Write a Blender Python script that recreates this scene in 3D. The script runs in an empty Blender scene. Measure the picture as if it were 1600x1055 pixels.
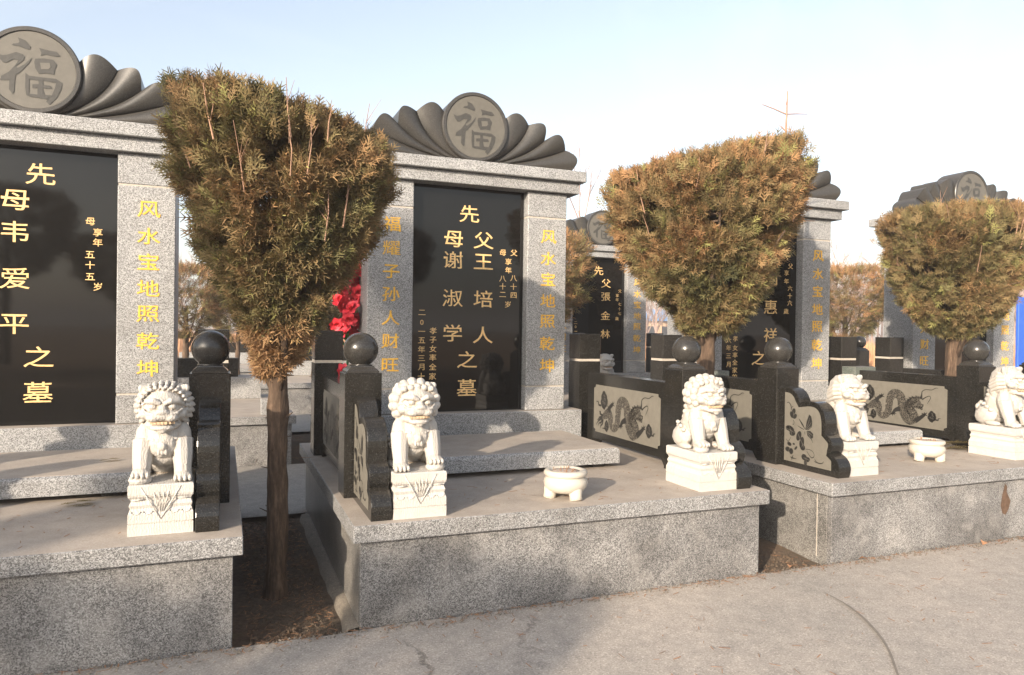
import bpy, bmesh, math, random
import numpy as np
from mathutils import Vector, Matrix, noise
from mathutils.geometry import tessellate_polygon

SC = bpy.context.scene
COL = SC.collection
PI = math.pi
R = math.radians

# ------------------------------------------------------------------ camera, world, sun
cam_d = bpy.data.cameras.new('camera')
cam = bpy.data.objects.new('camera', cam_d)
COL.objects.link(cam)
SC.camera = cam
yaw, pitch, roll = 0.3805, -0.0067, 0.0139
fw = Vector((math.sin(yaw)*math.cos(pitch), math.cos(yaw)*math.cos(pitch), math.sin(pitch)))
rt = Vector((math.cos(yaw), -math.sin(yaw), 0))
up = rt.cross(fw)
r2 = math.cos(roll)*rt + math.sin(roll)*up
u2 = -math.sin(roll)*rt + math.cos(roll)*up
cam.matrix_world = Matrix(((r2.x, u2.x, -fw.x, -0.6009), (r2.y, u2.y, -fw.y, -3.5498), (r2.z, u2.z, -fw.z, 1.5), (0, 0, 0, 1)))
cam_d.lens = 36*1127.5/1600
cam_d.shift_y = -0.0032
cam_d.clip_start = 0.05
cam_d.clip_end = 3000

SUN_EL, SUN_AZ = R(17.5), R(50)           # azimuth from -y towards -x
sd = Vector((-math.sin(SUN_AZ)*math.cos(SUN_EL), -math.cos(SUN_AZ)*math.cos(SUN_EL), math.sin(SUN_EL)))
w = bpy.data.worlds.new('World')
SC.world = w
w.use_nodes = True
wn = w.node_tree
bg = wn.nodes['Background']
sky = wn.nodes.new('ShaderNodeTexSky')
sky.sky_type = 'NISHITA'
sky.sun_disc = False
sky.sun_elevation = SUN_EL
sky.sun_rotation = math.atan2(sd.x, sd.y)
sky.air_density = 1.0
sky.dust_density = 2.6
sky.ozone_density = 1.0
hs = wn.nodes.new('ShaderNodeHueSaturation')
hs.inputs['Saturation'].default_value = 0.64
hs.inputs['Value'].default_value = 1.13
wn.links.new(sky.outputs[0], hs.inputs['Color'])
# very faint cirrus streaks
tc = wn.nodes.new('ShaderNodeTexCoord')
mp = wn.nodes.new('ShaderNodeMapping')
mp.inputs['Rotation'].default_value = (0.3, 0.2, 0.9)
mp.inputs['Scale'].default_value = (1.2, 7.0, 5.0)
wn.links.new(tc.outputs['Generated'], mp.inputs[0])
cn = wn.nodes.new('ShaderNodeTexNoise')
cn.inputs['Scale'].default_value = 1.6
cn.inputs['Detail'].default_value = 7
cn.inputs['Distortion'].default_value = 0.6
wn.links.new(mp.outputs[0], cn.inputs['Vector'])
cr_ = wn.nodes.new('ShaderNodeMapRange')
for i_, v_ in ((1, 0.48), (2, 0.85), (3, 0.0), (4, 0.12)): cr_.inputs[i_].default_value = v_
wn.links.new(cn.outputs['Fac'], cr_.inputs[0])
cm = wn.nodes.new('ShaderNodeMix')
cm.data_type = 'RGBA'
cm.inputs[7].default_value = (5.2, 5.3, 5.6, 1)
wn.links.new(cr_.outputs[0], cm.inputs[0])
wn.links.new(hs.outputs[0], cm.inputs[6])
wn.links.new(cm.outputs[2], bg.inputs[0])
bg.inputs[1].default_value = 0.15
sl = bpy.data.lights.new('sun', 'SUN')
sl.energy = 4.7
sl.angle = R(0.7)
sl.color = (1.0, 0.84, 0.66)
so = bpy.data.objects.new('sun', sl)
COL.objects.link(so)
so.rotation_euler = sd.to_track_quat('Z', 'Y').to_euler()
so.location = (-20, -20, 20)
SC.view_settings.view_transform = 'Standard'
SC.view_settings.look = 'None'
SC.view_settings.exposure = 0.94
SC.view_settings.gamma = 1
SC.view_settings.use_curve_mapping = False

# ------------------------------------------------------------------ helpers
def tag(o, label=None, cat=None, group=None, kind=None):
    if label: o['label'] = label
    if cat: o['category'] = cat
    if group: o['group'] = group
    if kind: o['kind'] = kind
    return o

def empty(name, loc=(0, 0, 0), label=None, cat=None, group=None):
    o = bpy.data.objects.new(name, None)
    COL.objects.link(o)
    o.location = loc
    o.empty_display_size = 0.1
    return tag(o, label, cat, group)

def mesh_from(name, V, F, mat=None, smooth=False):
    me = bpy.data.meshes.new(name)
    me.from_pydata([tuple(v) for v in V], [], F)
    me.update()
    if mat: me.materials.append(mat)
    if smooth: me.polygons.foreach_set('use_smooth', [True]*len(me.polygons))
    return me

def bm_mesh(name, bm, mat=None, smooth=False):
    bmesh.ops.recalc_face_normals(bm, faces=bm.faces[:])
    me = bpy.data.meshes.new(name)
    bm.to_mesh(me)
    bm.free()
    if mat: me.materials.append(mat)
    if smooth:
        me.polygons.foreach_set('use_smooth', [True]*len(me.polygons))
    return me

def link(name, me, parent=None, loc=(0, 0, 0), rot=(0, 0, 0), scale=(1, 1, 1)):
    o = bpy.data.objects.new(name, me)
    COL.objects.link(o)
    o.location = loc
    o.rotation_euler = rot
    o.scale = scale
    if parent: o.parent = parent
    return o

def dup(root, loc=None, rotz=None, label=None, group=None, scale=None):
    c = root.copy()
    COL.objects.link(c)
    if loc is not None: c.location = loc
    if rotz is not None: c.rotation_euler = (0, 0, rotz)
    if scale is not None: c.scale = scale
    if label: c['label'] = label
    if group: c['group'] = group
    def rec(a, b):
        for ch in KIDS.get(a.name, []):
            d = ch.copy()
            COL.objects.link(d)
            d.parent = b
            KIDS.setdefault(b.name, []).append(d)
            rec(ch, d)
    rec(root, c)
    return c

KIDS = {}
def kid(o):
    KIDS.setdefault(o.parent.name, []).append(o)
    return o

def box(x0, x1, y0, y1, z0, z1, bev=0.003, mat=None, name='block', seg=1):
    bm = bmesh.new()
    bmesh.ops.create_cube(bm, size=1)
    for v in bm.verts:
        v.co = Vector(((x0+x1)/2+v.co.x*(x1-x0), (y0+y1)/2+v.co.y*(y1-y0), (z0+z1)/2+v.co.z*(z1-z0)))
    if bev:
        bmesh.ops.bevel(bm, geom=bm.edges[:], offset=bev, segments=seg, affect='EDGES', profile=0.5)
    return bm_mesh(name, bm, mat)

def lathe(prof, n=32, name='lathe', mat=None, smooth=True):
    V, F = [], []
    for (r, z) in prof:
        for i in range(n):
            a = 2*PI*i/n
            V.append((r*math.cos(a), r*math.sin(a), z))
    m = len(prof)
    for j in range(m-1):
        for i in range(n):
            F.append((j*n+i, j*n+(i+1) % n, (j+1)*n+(i+1) % n, (j+1)*n+i))
    F.append(tuple(range(n-1, -1, -1)))
    F.append(tuple((m-1)*n+i for i in range(n)))
    return mesh_from(name, V, F, mat, smooth)

def sqloft(prof, hx, hy, name='loft', mat=None):
    """stack of rectangles: prof = (z, inset)"""
    V, F = [], []
    for z, i in prof:
        V += [(-hx+i, -hy+i, z), (hx-i, -hy+i, z), (hx-i, hy-i, z), (-hx+i, hy-i, z)]
    for j in range(len(prof)-1):
        for k in range(4):
            F.append((j*4+k, j*4+(k+1) % 4, j*4+4+(k+1) % 4, j*4+4+k))
    F.append((3, 2, 1, 0))
    e = (len(prof)-1)*4
    F.append((e, e+1, e+2, e+3))
    return mesh_from(name, V, F, mat)

def extrude_outline(pts, depth, to3, name, mat, bev=0.0):
    """pts 2D closed outline, extruded; to3(u,v,d)->3D"""
    bm = bmesh.new()
    a = [bm.verts.new(to3(u, v, 0)) for u, v in pts]
    b = [bm.verts.new(to3(u, v, depth)) for u, v in pts]
    n = len(pts)
    fa = bm.faces.new(a)
    fb = bm.faces.new(b[::-1])
    for i in range(n):
        bm.faces.new((a[i], b[i], b[(i+1) % n], a[(i+1) % n]))
    bmesh.ops.recalc_face_normals(bm, faces=bm.faces[:])
    if bev:
        es = list(fa.edges)+list(fb.edges)
        bmesh.ops.bevel(bm, geom=es, offset=bev, segments=2, affect='EDGES', profile=0.5)
    bmesh.ops.triangulate(bm, faces=[f for f in bm.faces if len(f.verts) > 4])
    return bm_mesh(name, bm, mat)

class Flat:
    """flat engraved shapes in a u,v plane"""
    def __init__(s): s.V, s.F = [], []
    def poly(s, pts, h=0.0):
        b = len(s.V)
        s.V += [(u, v, h) for u, v in pts]
        for t in tessellate_polygon([[Vector((u, v, 0)) for u, v in pts]]):
            s.F.append(tuple(b+i for i in t))
    def ell(s, cx, cy, rx, ry, a=0, n=14, h=0.0):
        s.poly([(cx+rx*math.cos(t)*math.cos(a)-ry*math.sin(t)*math.sin(a), cy+rx*math.cos(t)*math.sin(a)+ry*math.sin(t)*math.cos(a)) for t in [2*PI*i/n for i in range(n)]], h)
    def stroke(s, pts, ws, h=0.0, sub=4):
        P = catmull(pts, sub)
        W = np.interp(np.linspace(0, 1, len(P)), np.linspace(0, 1, len(ws)), ws)
        b = len(s.V)
        for i, p in enumerate(P):
            q0, q1 = P[max(i-1, 0)], P[min(i+1, len(P)-1)]
            d = np.array(q1)-np.array(q0)
            l = np.hypot(*d) or 1
            nx, ny = -d[1]/l, d[0]/l
            s.V += [(p[0]+nx*W[i]/2, p[1]+ny*W[i]/2, h), (p[0]-nx*W[i]/2, p[1]-ny*W[i]/2, h)]
        for i in range(len(P)-1):
            s.F.append((b+2*i, b+2*i+1, b+2*i+3, b+2*i+2))
    def mesh(s, name, to3, mat):
        return mesh_from(name, [to3(*v) for v in s.V], s.F, mat)

def catmull(pts, sub=4):
    P = [np.array(p, float) for p in pts]
    P = [2*P[0]-P[1]]+P+[2*P[-1]-P[-2]]
    out = []
    for i in range(1, len(P)-2):
        for k in range(sub):
            t = k/sub
            a, b, c, d = P[i-1:i+3]
            out.append(0.5*((2*b)+(c-a)*t+(2*a-5*b+4*c-d)*t*t+(3*b-a-3*c+d)*t**3))
    out.append(P[-2])
    return out

# ------------------------------------------------------------------ materials
def mat(name):
    m = bpy.data.materials.new(name)
    m.use_nodes = True
    nt = m.node_tree
    return m, nt, nt.nodes['Principled BSDF']

def N(nt, t, **k):
    n = nt.nodes.new(t)
    for a, b in k.items():
        if a in n.inputs: n.inputs[a].default_value = b
        else: setattr(n, a, b)
    return n

def ramp(nt, src, stops, interp='LINEAR'):
    r = nt.nodes.new('ShaderNodeValToRGB')
    r.color_ramp.interpolation = interp
    e = r.color_ramp.elements
    while len(e) < len(stops): e.new(0.5)
    for i, (p, c) in enumerate(stops):
        e[i].position = p
        e[i].color = (c[0], c[1], c[2], 1) if isinstance(c, tuple) else (c, c, c, 1)
    nt.links.new(src, r.inputs[0])
    return r.outputs[0]

def mix(nt, f, a, b, mode='MIX'):
    m = nt.nodes.new('ShaderNodeMix')
    m.data_type = 'RGBA'
    m.blend_type = mode
    for i, s in ((0, f), (6, a), (7, b)):
        if hasattr(s, 'is_linked'): nt.links.new(s, m.inputs[i])
        elif i == 0: m.inputs[0].default_value = s
        else: m.inputs[i].default_value = (*s, 1)
    return m.outputs[2]

def math_n(nt, op, a, b=0.5, clamp=False):
    m = nt.nodes.new('ShaderNodeMath')
    m.operation = op
    m.use_clamp = clamp
    for i, s in ((0, a), (1, b)):
        if hasattr(s, 'is_linked'): nt.links.new(s, m.inputs[i])
        else: m.inputs[i].default_value = s
    return m.outputs[0]

def coords(nt, scale=1.0, world=False):
    if world:
        g = nt.nodes.new('ShaderNodeNewGeometry')
        return g.outputs['Position']
    t = nt.nodes.new('ShaderNodeTexCoord')
    return t.outputs['Object']

def noise_n(nt, co, scale, detail=4, rough=0.55):
    n = N(nt, 'ShaderNodeTexNoise', Scale=scale, Detail=detail, Roughness=rough)
    nt.links.new(co, n.inputs['Vector'])
    return n.outputs['Fac']

def bump(nt, b, h, strength=0.3, dist=0.002):
    n = N(nt, 'ShaderNodeBump', Strength=strength, Distance=dist)
    nt.links.new(h, n.inputs['Height'])
    nt.links.new(n.outputs[0], b.inputs['Normal'])

def granite(name, stops, scale=205, stain=0.5, tint=(1, 1, 1), dust=0.0, rough=0.55, stainc=(0.5, 0.46, 0.42), vdust=0.0):
    m, nt, b = mat(name)
    co = coords(nt, world=True)
    v = N(nt, 'ShaderNodeTexVoronoi', Scale=scale)
    nt.links.new(co, v.inputs['Vector'])
    sep = N(nt, 'ShaderNodeSeparateColor')
    nt.links.new(v.outputs['Color'], sep.inputs[0])
    c = ramp(nt, sep.outputs[0], stops)
    v2 = N(nt, 'ShaderNodeTexVoronoi', Scale=scale*2.3)
    nt.links.new(co, v2.inputs['Vector'])
    sep2 = N(nt, 'ShaderNodeSeparateColor')
    nt.links.new(v2.outputs['Color'], sep2.inputs[0])
    c = mix(nt, 0.4, c, ramp(nt, sep2.outputs[1], stops))
    c = mix(nt, 1.0, c, tint, 'MULTIPLY')
    # broad weather stains
    n1 = noise_n(nt, co, 2.3, 6, 0.62)
    n2 = noise_n(nt, co, 7.0, 5, 0.6)
    st = ramp(nt, n1, [(0.36, stainc), (0.5, (0.9, 0.88, 0.86)), (0.66, (1.25, 1.22, 1.18))])
    c = mix(nt, stain, c, mix(nt, 1.0, c, st, 'MULTIPLY'))
    c = mix(nt, math_n(nt, 'MULTIPLY', ramp(nt, n2, [(0.5, 0.0), (0.72, 1.0)]), 0.35*stain), c, (0.40, 0.385, 0.365))
    g = N(nt, 'ShaderNodeNewGeometry')
    if vdust:
        c = mix(nt, math_n(nt, 'MULTIPLY', ramp(nt, n1, [(0.42, 0.0), (0.62, 1.0)]), vdust), c, (0.30, 0.25, 0.20))
    if dust:
        sx = N(nt, 'ShaderNodeSeparateXYZ')
        nt.links.new(g.outputs['Normal'], sx.inputs[0])
        upf = ramp(nt, sx.outputs[2], [(0.8, 0.0), (0.97, 1.0)])
        dn = noise_n(nt, co, 3.1, 7, 0.65)
        cov = math_n(nt, 'MULTIPLY', upf, ramp(nt, dn, [(0.25, dust*0.72), (0.7, dust)]))
        dc = ramp(nt, noise_n(nt, co, 5.0, 8, 0.7), [(0.3, (0.32, 0.272, 0.225)), (0.7, (0.46, 0.395, 0.33))])
        c = mix(nt, cov, c, dc)
        rr = mix(nt, cov, (rough,)*3, (0.85,)*3)
        nt.links.new(rr, b.inputs['Roughness'])
    else:
        b.inputs['Roughness'].default_value = rough
    nt.links.new(c, b.inputs['Base Color'])
    bump(nt, b, sep.outputs[0], 0.25, 0.0008)
    return m

GS = [(0.0, 0.015), (0.18, 0.03), (0.28, 0.11), (0.5, 0.23), (0.75, 0.35), (1.0, 0.54)]
M_gran = granite('speckled granite', GS, tint=(0.95, 0.965, 0.98), dust=0.95)
GSL = [(0.0, 0.02), (0.15, 0.045), (0.26, 0.16), (0.5, 0.29), (0.75, 0.40), (1.0, 0.58)]
M_granL = granite('light speckled granite', GSL, stain=0.3, tint=(0.94, 0.96, 0.98), dust=0.9)
GSB = [(0.0, 0.015), (0.18, 0.03), (0.3, 0.09), (0.5, 0.17), (0.75, 0.28), (1.0, 0.42)]
M_granB = granite('grey granite plinth', GSB, stain=1.0, tint=(1.0, 1.01, 1.03), dust=0.9, stainc=(0.62, 0.60, 0.58))
M_granS = granite('dark side granite', GSB, stain=0.6, tint=(0.95, 0.95, 0.93), dust=0.9, rough=0.3, vdust=0.12)

def black(name, rough=0.12, base=(0.012, 0.012, 0.012), speck=0.06, dust=0.3, scr=1.0):
    m, nt, b = mat(name)
    co = coords(nt, world=True)
    v = N(nt, 'ShaderNodeTexVoronoi', Scale=260.0)
    nt.links.new(co, v.inputs['Vector'])
    sep = N(nt, 'ShaderNodeSeparateColor')
    nt.links.new(v.outputs['Color'], sep.inputs[0])
    c = ramp(nt, sep.outputs[0], [(0.0, base), (0.7, tuple(x*1.6 for x in base)), (0.93, tuple(x*2.2 for x in base)), (1.0, (speck, speck, speck*0.95))])
    n1 = noise_n(nt, co, 3.7, 6, 0.65)
    cov = math_n(nt, 'MULTIPLY', ramp(nt, n1, [(0.35, 0.15), (0.7, 1.0)]), dust)
    g = N(nt, 'ShaderNodeNewGeometry')
    sx = N(nt, 'ShaderNodeSeparateXYZ')
    nt.links.new(g.outputs['Normal'], sx.inputs[0])
    top = math_n(nt, 'MULTIPLY', ramp(nt, sx.outputs[2], [(0.6, 0.0), (1.0, 1.0)]), 0.55*min(1, dust*4))
    cov = math_n(nt, 'ADD', cov, top, True)
    c = mix(nt, cov, c, (0.16, 0.135, 0.11))
    nt.links.new(c, b.inputs['Base Color'])
    rr = math_n(nt, 'ADD', math_n(nt, 'MULTIPLY', cov, 0.5), rough, True)
    rr = math_n(nt, 'ADD', rr, math_n(nt, 'MULTIPLY', noise_n(nt, co, 30, 3), 0.06*scr), True)
    nt.links.new(rr, b.inputs['Roughness'])
    return m

M_black = black('black granite', 0.15, (0.008, 0.0078, 0.007), 0.05, 0.035)
M_ball = black('polished dark granite', 0.15, (0.018, 0.0172, 0.016), 0.05, 0.05)
M_tab = black('polished black tablet', 0.03, (0.004, 0.004, 0.004), 0.009, 0.012, 0.2)
M_tab.node_tree.nodes['Principled BSDF'].inputs['Specular IOR Level'].default_value = 0.38
M_crown = black('dark grey granite', 0.34, (0.025, 0.0245, 0.0235), 0.07, 0.10)

def simple(name, c, rough=0.6, var=0.15, scale=20, b_s=0.0, b_d=0.001, metal=0, c2=None):
    m, nt, b = mat(name)
    co = coords(nt)
    n = noise_n(nt, co, scale, 5, 0.6)
    a = tuple(max(0, x*(1-var)) for x in c)
    d = c2 or tuple(min(1, x*(1+var)) for x in c)
    nt.links.new(ramp(nt, n, [(0.3, a), (0.7, d)]), b.inputs['Base Color'])
    b.inputs['Roughness'].default_value = rough
    b.inputs['Metallic'].default_value = metal
    if b_s: bump(nt, b, n, b_s, b_d)
    return m

def marble():
    m, nt, b = mat('white marble')
    co = coords(nt)
    n = noise_n(nt, co, 9, 6, 0.6)
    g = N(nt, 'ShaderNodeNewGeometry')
    cavity_dirt = ramp(nt, g.outputs['Pointiness'], [(0.44, (0.29, 0.225, 0.16)), (0.5, (0.415, 0.395, 0.365)), (0.56, (0.48, 0.465, 0.44))])  # brown dirt in the carved cavities, cleaner marble on raised edges
    c = mix(nt, ramp(nt, n, [(0.45, 0.0), (0.75, 0.45)]), cavity_dirt, (0.46, 0.415, 0.35))
    vn = N(nt, 'ShaderNodeTexNoise', Scale=5.0, Detail=9.0, Roughness=0.65, Distortion=1.6)
    nt.links.new(co, vn.inputs['Vector'])
    c = mix(nt, ramp(nt, vn.outputs['Fac'], [(0.485, 0.0), (0.5, 0.4), (0.515, 0.0)]), c, (0.30, 0.29, 0.28))
    nt.links.new(c, b.inputs['Base Color'])
    b.inputs['Roughness'].default_value = 0.55
    wv = N(nt, 'ShaderNodeTexWave', Scale=26.0, Distortion=9.0, Detail=3.0)
    wv.inputs['Detail Scale'].default_value = 1.6
    nt.links.new(co, wv.inputs['Vector'])
    hh = math_n(nt, 'ADD', math_n(nt, 'MULTIPLY', wv.outputs['Fac'], 0.6), noise_n(nt, co, 90, 3))
    bump(nt, b, hh, 0.5, 0.003)
    return m
M_marb = marble()
M_tooth = simple('stained teeth', (0.55, 0.40, 0.26), 0.5)
M_burn = simple('cream glazed stone', (0.50, 0.465, 0.40), 0.35, 0.06, 12)
M_ash = simple('ash and incense stubs', (0.42, 0.35, 0.30), 0.95, 0.5, 90, 0.8, 0.004)
M_gold = simple('gold paint', (0.80, 0.54, 0.24), 0.42, 0.22, 14, metal=0.2)
M_goldp = simple('worn yellow paint', (0.80, 0.42, 0.03), 0.6, 0.25, 14, c2=(0.90, 0.56, 0.09))
M_hone = simple('honed grey granite', (0.145, 0.136, 0.115), 0.55, 0.1, 25)
M_honed = simple('honed disc granite', (0.108, 0.102, 0.088), 0.5, 0.08, 25)
M_joint = simple('pale mortar', (0.42, 0.38, 0.33), 0.9, 0.15, 60)
M_eng = simple('dark engraved line', (0.014, 0.013, 0.012), 0.6, 0.2, 60)

def scales():
    m, nt, b = mat('dragon scales')
    co = coords(nt)
    v = N(nt, 'ShaderNodeTexVoronoi', Scale=58.0, feature='DISTANCE_TO_EDGE')
    nt.links.new(co, v.inputs['Vector'])
    nt.links.new(ramp(nt, v.outputs['Distance'], [(0.035, (0.15, 0.135, 0.11)), (0.08, (0.014, 0.013, 0.012))]), b.inputs['Base Color'])
    b.inputs['Roughness'].default_value = 0.5
    return m
M_scale = scales()

def concrete(name, a, b_, scale, cracks=True, moss=False):
    m, nt, b = mat(name)
    co = coords(nt, world=True)
    n1 = noise_n(nt, co, 0.9, 8, 0.62)
    n2 = noise_n(nt, co, 11, 8, 0.7)
    n3 = noise_n(nt, co, 120, 3, 0.6)
    c = ramp(nt, n1, [(0.32, a), (0.68, b_)])
    c = mix(nt, 0.5, c, mix(nt, 1.0, c, ramp(nt, n2, [(0.32, (0.66, 0.65, 0.64)), (0.7, (1.25, 1.23, 1.2))]), 'MULTIPLY'))
    c = mix(nt, 0.5, c, mix(nt, 1.0, c, ramp(nt, n3, [(0.3, (0.55, 0.55, 0.55)), (0.7, (1.3, 1.3, 1.3))]), 'MULTIPLY'))
    va = N(nt, 'ShaderNodeTexVoronoi', Scale=150.0)
    nt.links.new(co, va.inputs['Vector'])
    sva = N(nt, 'ShaderNodeSeparateColor')
    nt.links.new(va.outputs['Color'], sva.inputs[0])
    agg = ramp(nt, sva.outputs[0], [(0.0, 0.55), (0.12, 0.85), (0.85, 1.0), (0.95, 1.35)])
    c = mix(nt, 0.7, c, mix(nt, 1.0, c, agg, 'MULTIPLY'))
    # pale scuffs
    mp = N(nt, 'ShaderNodeMapping')
    mp.inputs['Scale'].default_value = (3.0, 14.0, 1)
    mp.inputs['Rotation'].default_value = (0, 0, 0.35)
    nt.links.new(co, mp.inputs[0])
    sc = noise_n(nt, mp.outputs[0], 3.0, 6, 0.75)
    c = mix(nt, ramp(nt, sc, [(0.58, 0.0), (0.8, 0.55)]), c, (0.46, 0.42, 0.37))
    h = mix(nt, 0.5, n2, n3)
    if cracks:
        v = N(nt, 'ShaderNodeTexVoronoi', Scale=0.55, feature='DISTANCE_TO_EDGE')
        ad = N(nt, 'ShaderNodeVectorMath', operation='ADD')
        nn = N(nt, 'ShaderNodeTexNoise', Scale=3.0, Detail=8.0, Roughness=0.7)
        nt.links.new(co, nn.inputs['Vector'])
        sc2 = N(nt, 'ShaderNodeVectorMath', operation='SCALE')
        sc2.inputs[3].default_value = 0.35
        nt.links.new(nn.outputs['Color'], sc2.inputs[0])
        nt.links.new(co, ad.inputs[0])
        nt.links.new(sc2.outputs[0], ad.inputs[1])
        nt.links.new(ad.outputs[0], v.inputs['Vector'])
        cr = ramp(nt, v.outputs['Distance'], [(0.002, 1.0), (0.006, 0.0)])
        cr = math_n(nt, 'MULTIPLY', cr, ramp(nt, noise_n(nt, co, 0.8, 3), [(0.54, 0.0), (0.62, 1.0)]))
        c = mix(nt, math_n(nt, 'MULTIPLY', cr, 0.7), c, (0.09, 0.075, 0.06))
        h = math_n(nt, 'SUBTRACT', h, math_n(nt, 'MULTIPLY', cr, 1.5))
    nt.links.new(c, b.inputs['Base Color'])
    b.inputs['Roughness'].default_value = 0.9
    bump(nt, b, h, 0.45, 0.006)
    return m
M_path = concrete('path concrete', (0.34, 0.315, 0.285), (0.44, 0.395, 0.35), 1)
M_path2 = concrete('back path concrete', (0.25, 0.235, 0.215), (0.33, 0.31, 0.28), 1, False)
M_mortar = concrete('rough mortar', (0.17, 0.15, 0.125), (0.26, 0.23, 0.19), 1, False)

def soil():
    m, nt, b = mat('dry soil')
    co = coords(nt, world=True)
    n1 = noise_n(nt, co, 1.4, 8, 0.65)
    n2 = noise_n(nt, co, 34, 6, 0.75)
    c = ramp(nt, n1, [(0.3, (0.085, 0.068, 0.05)), (0.5, (0.14, 0.105, 0.075)), (0.62, (0.17, 0.11, 0.07)), (0.72, (0.12, 0.115, 0.05))])
    c = mix(nt, 0.7, c, mix(nt, 1.0, c, ramp(nt, n2, [(0.3, (0.45, 0.45, 0.45)), (0.7, (1.5, 1.45, 1.4))]), 'MULTIPLY'))
    nt.links.new(c, b.inputs['Base Color'])
    b.inputs['Roughness'].default_value = 1
    bump(nt, b, n2, 0.9, 0.03)
    return m
M_soil = soil()
M_field = simple('dry reddish grassland', (0.42, 0.24, 0.13), 1, 0.3, 0.12, c2=(0.50, 0.34, 0.21))

def leaf_mat(name, attr=True):
    m, nt, b = mat(name)
    a = N(nt, 'ShaderNodeVertexColor', layer_name='tint')
    nt.links.new(a.outputs[0], b.inputs['Base Color'])
    b.inputs['Roughness'].default_value = 0.75
    b.inputs['Specular IOR Level'].default_value = 0.25
    tr = N(nt, 'ShaderNodeBsdfTranslucent')
    nt.links.new(a.outputs[0], tr.inputs[0])
    ms = N(nt, 'ShaderNodeMixShader')
    ms.inputs[0].default_value = 0.15
    out = nt.nodes['Material Output']
    nt.links.new(b.outputs[0], ms.inputs[1])
    nt.links.new(tr.outputs[0], ms.inputs[2])
    nt.links.new(ms.outputs[0], out.inputs[0])
    return m
M_leaf = leaf_mat('cypress foliage')

def bark(name, a, c2):
    m, nt, b = mat(name)
    co = coords(nt)
    mp = N(nt, 'ShaderNodeMapping')
    mp.inputs['Scale'].default_value = (26, 26, 5)
    nt.links.new(co, mp.inputs[0])
    n = noise_n(nt, mp.outputs[0], 1.6, 8, 0.7)
    n2 = noise_n(nt, co, 6, 4)
    c = ramp(nt, n, [(0.3, tuple(x*0.45 for x in a)), (0.5, a), (0.72, c2)])
    c = mix(nt, 0.5, c, mix(nt, 1.0, c, ramp(nt, n2, [(0.3, (0.6, 0.58, 0.55)), (0.7, (1.3, 1.2, 1.15))]), 'MULTIPLY'))
    nt.links.new(c, b.inputs['Base Color'])
    b.inputs['Roughness'].default_value = 0.95
    bump(nt, b, n, 1.0, 0.02)
    return m
M_bark = bark('cypress bark', (0.095, 0.064, 0.043), (0.21, 0.145, 0.10))
M_twig = simple('pinkish bare twig', (0.33, 0.20, 0.135), 0.8, 0.25, 10)
M_btree = simple('pale bare tree bark', (0.30, 0.22, 0.19), 0.9, 0.2, 4)
M_red = simple('red silk petals', (0.80, 0.02, 0.04), 0.5, 0.25, 20, c2=(0.85, 0.09, 0.13))
M_grn = simple('green plastic leaf', (0.04, 0.16, 0.04), 0.5, 0.3, 10)
M_dry = simple('dry leaf', (0.28, 0.15, 0.08), 0.8, 0.3, 30)
M_blue = simple('blue painted sheet', (0.02, 0.10, 0.50), 0.4, 0.1, 2)
M_wallc = simple('cream house wall', (0.60, 0.42, 0.28), 0.9, 0.1, 2)
M_chip = simple('brown chipped patch', (0.10, 0.06, 0.038), 0.95, 0.35, 30, 0.8, 0.006)

# ------------------------------------------------------------------ setting
def sheet(name, x0, x1, y0, y1, z, m, nx=1, ny=1, amp=0.0, edge=None):
    V, F = [], []
    for j in range(ny+1):
        for i in range(nx+1):
            x = x0+(x1-x0)*i/nx
            y = y0+(y1-y0)*j/ny
            zz = z + (amp*noise.noise(Vector((x*3, y*3, 1.7)))+amp*0.5*noise.noise(Vector((x*11, y*11, 3)))) if amp else z
            if edge and j in (0, ny): y += edge*noise.noise(Vector((x*4.0, j, 0)))+edge*0.5*noise.noise(Vector((x*14.0, j, 5)))
            V.append((x, y, zz))
    for j in range(ny):
        for i in range(nx):
            a = j*(nx+1)+i
            F.append((a, a+1, a+nx+2, a+nx+1))
    return tag(link(name, mesh_from(name, V, F, m)), kind='structure')

sheet('ground', -1500, 1500, -1500, 1500, -0.06, M_field)
sheet('soil', -14, 60, -12, 40, -0.035, M_soil, 240, 170, 0.02)
sheet('front_path', -14, 40, -4.9, 0.03, 0.0, M_path, 260, 24, 0.004, 0.02)
sheet('back_path', -14, 40, 2.45, 4.62, 0.0, M_path2, 200, 12, 0.006, 0.035)
for k in range(1, 4):
    sheet('back_path', -14, 40, 2.45+4.65*k, 4.62+4.65*k, 0.0, M_path2, 40, 4, 0.004)
# scratched arc on the front path
fl = Flat()
fl.stroke([(2.64, -0.36), (2.60, -0.58), (2.50, -0.81), (2.36, -1.03), (2.15, -1.27)], [0.004, 0.014, 0.016, 0.012, 0.01], 0, 8)
tag(link('path_groove', fl.mesh('path_groove', lambda u, v, h: (u, v, 0.0075), simple('groove grime', (0.20, 0.175, 0.15), 0.95))), kind='structure')

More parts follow.
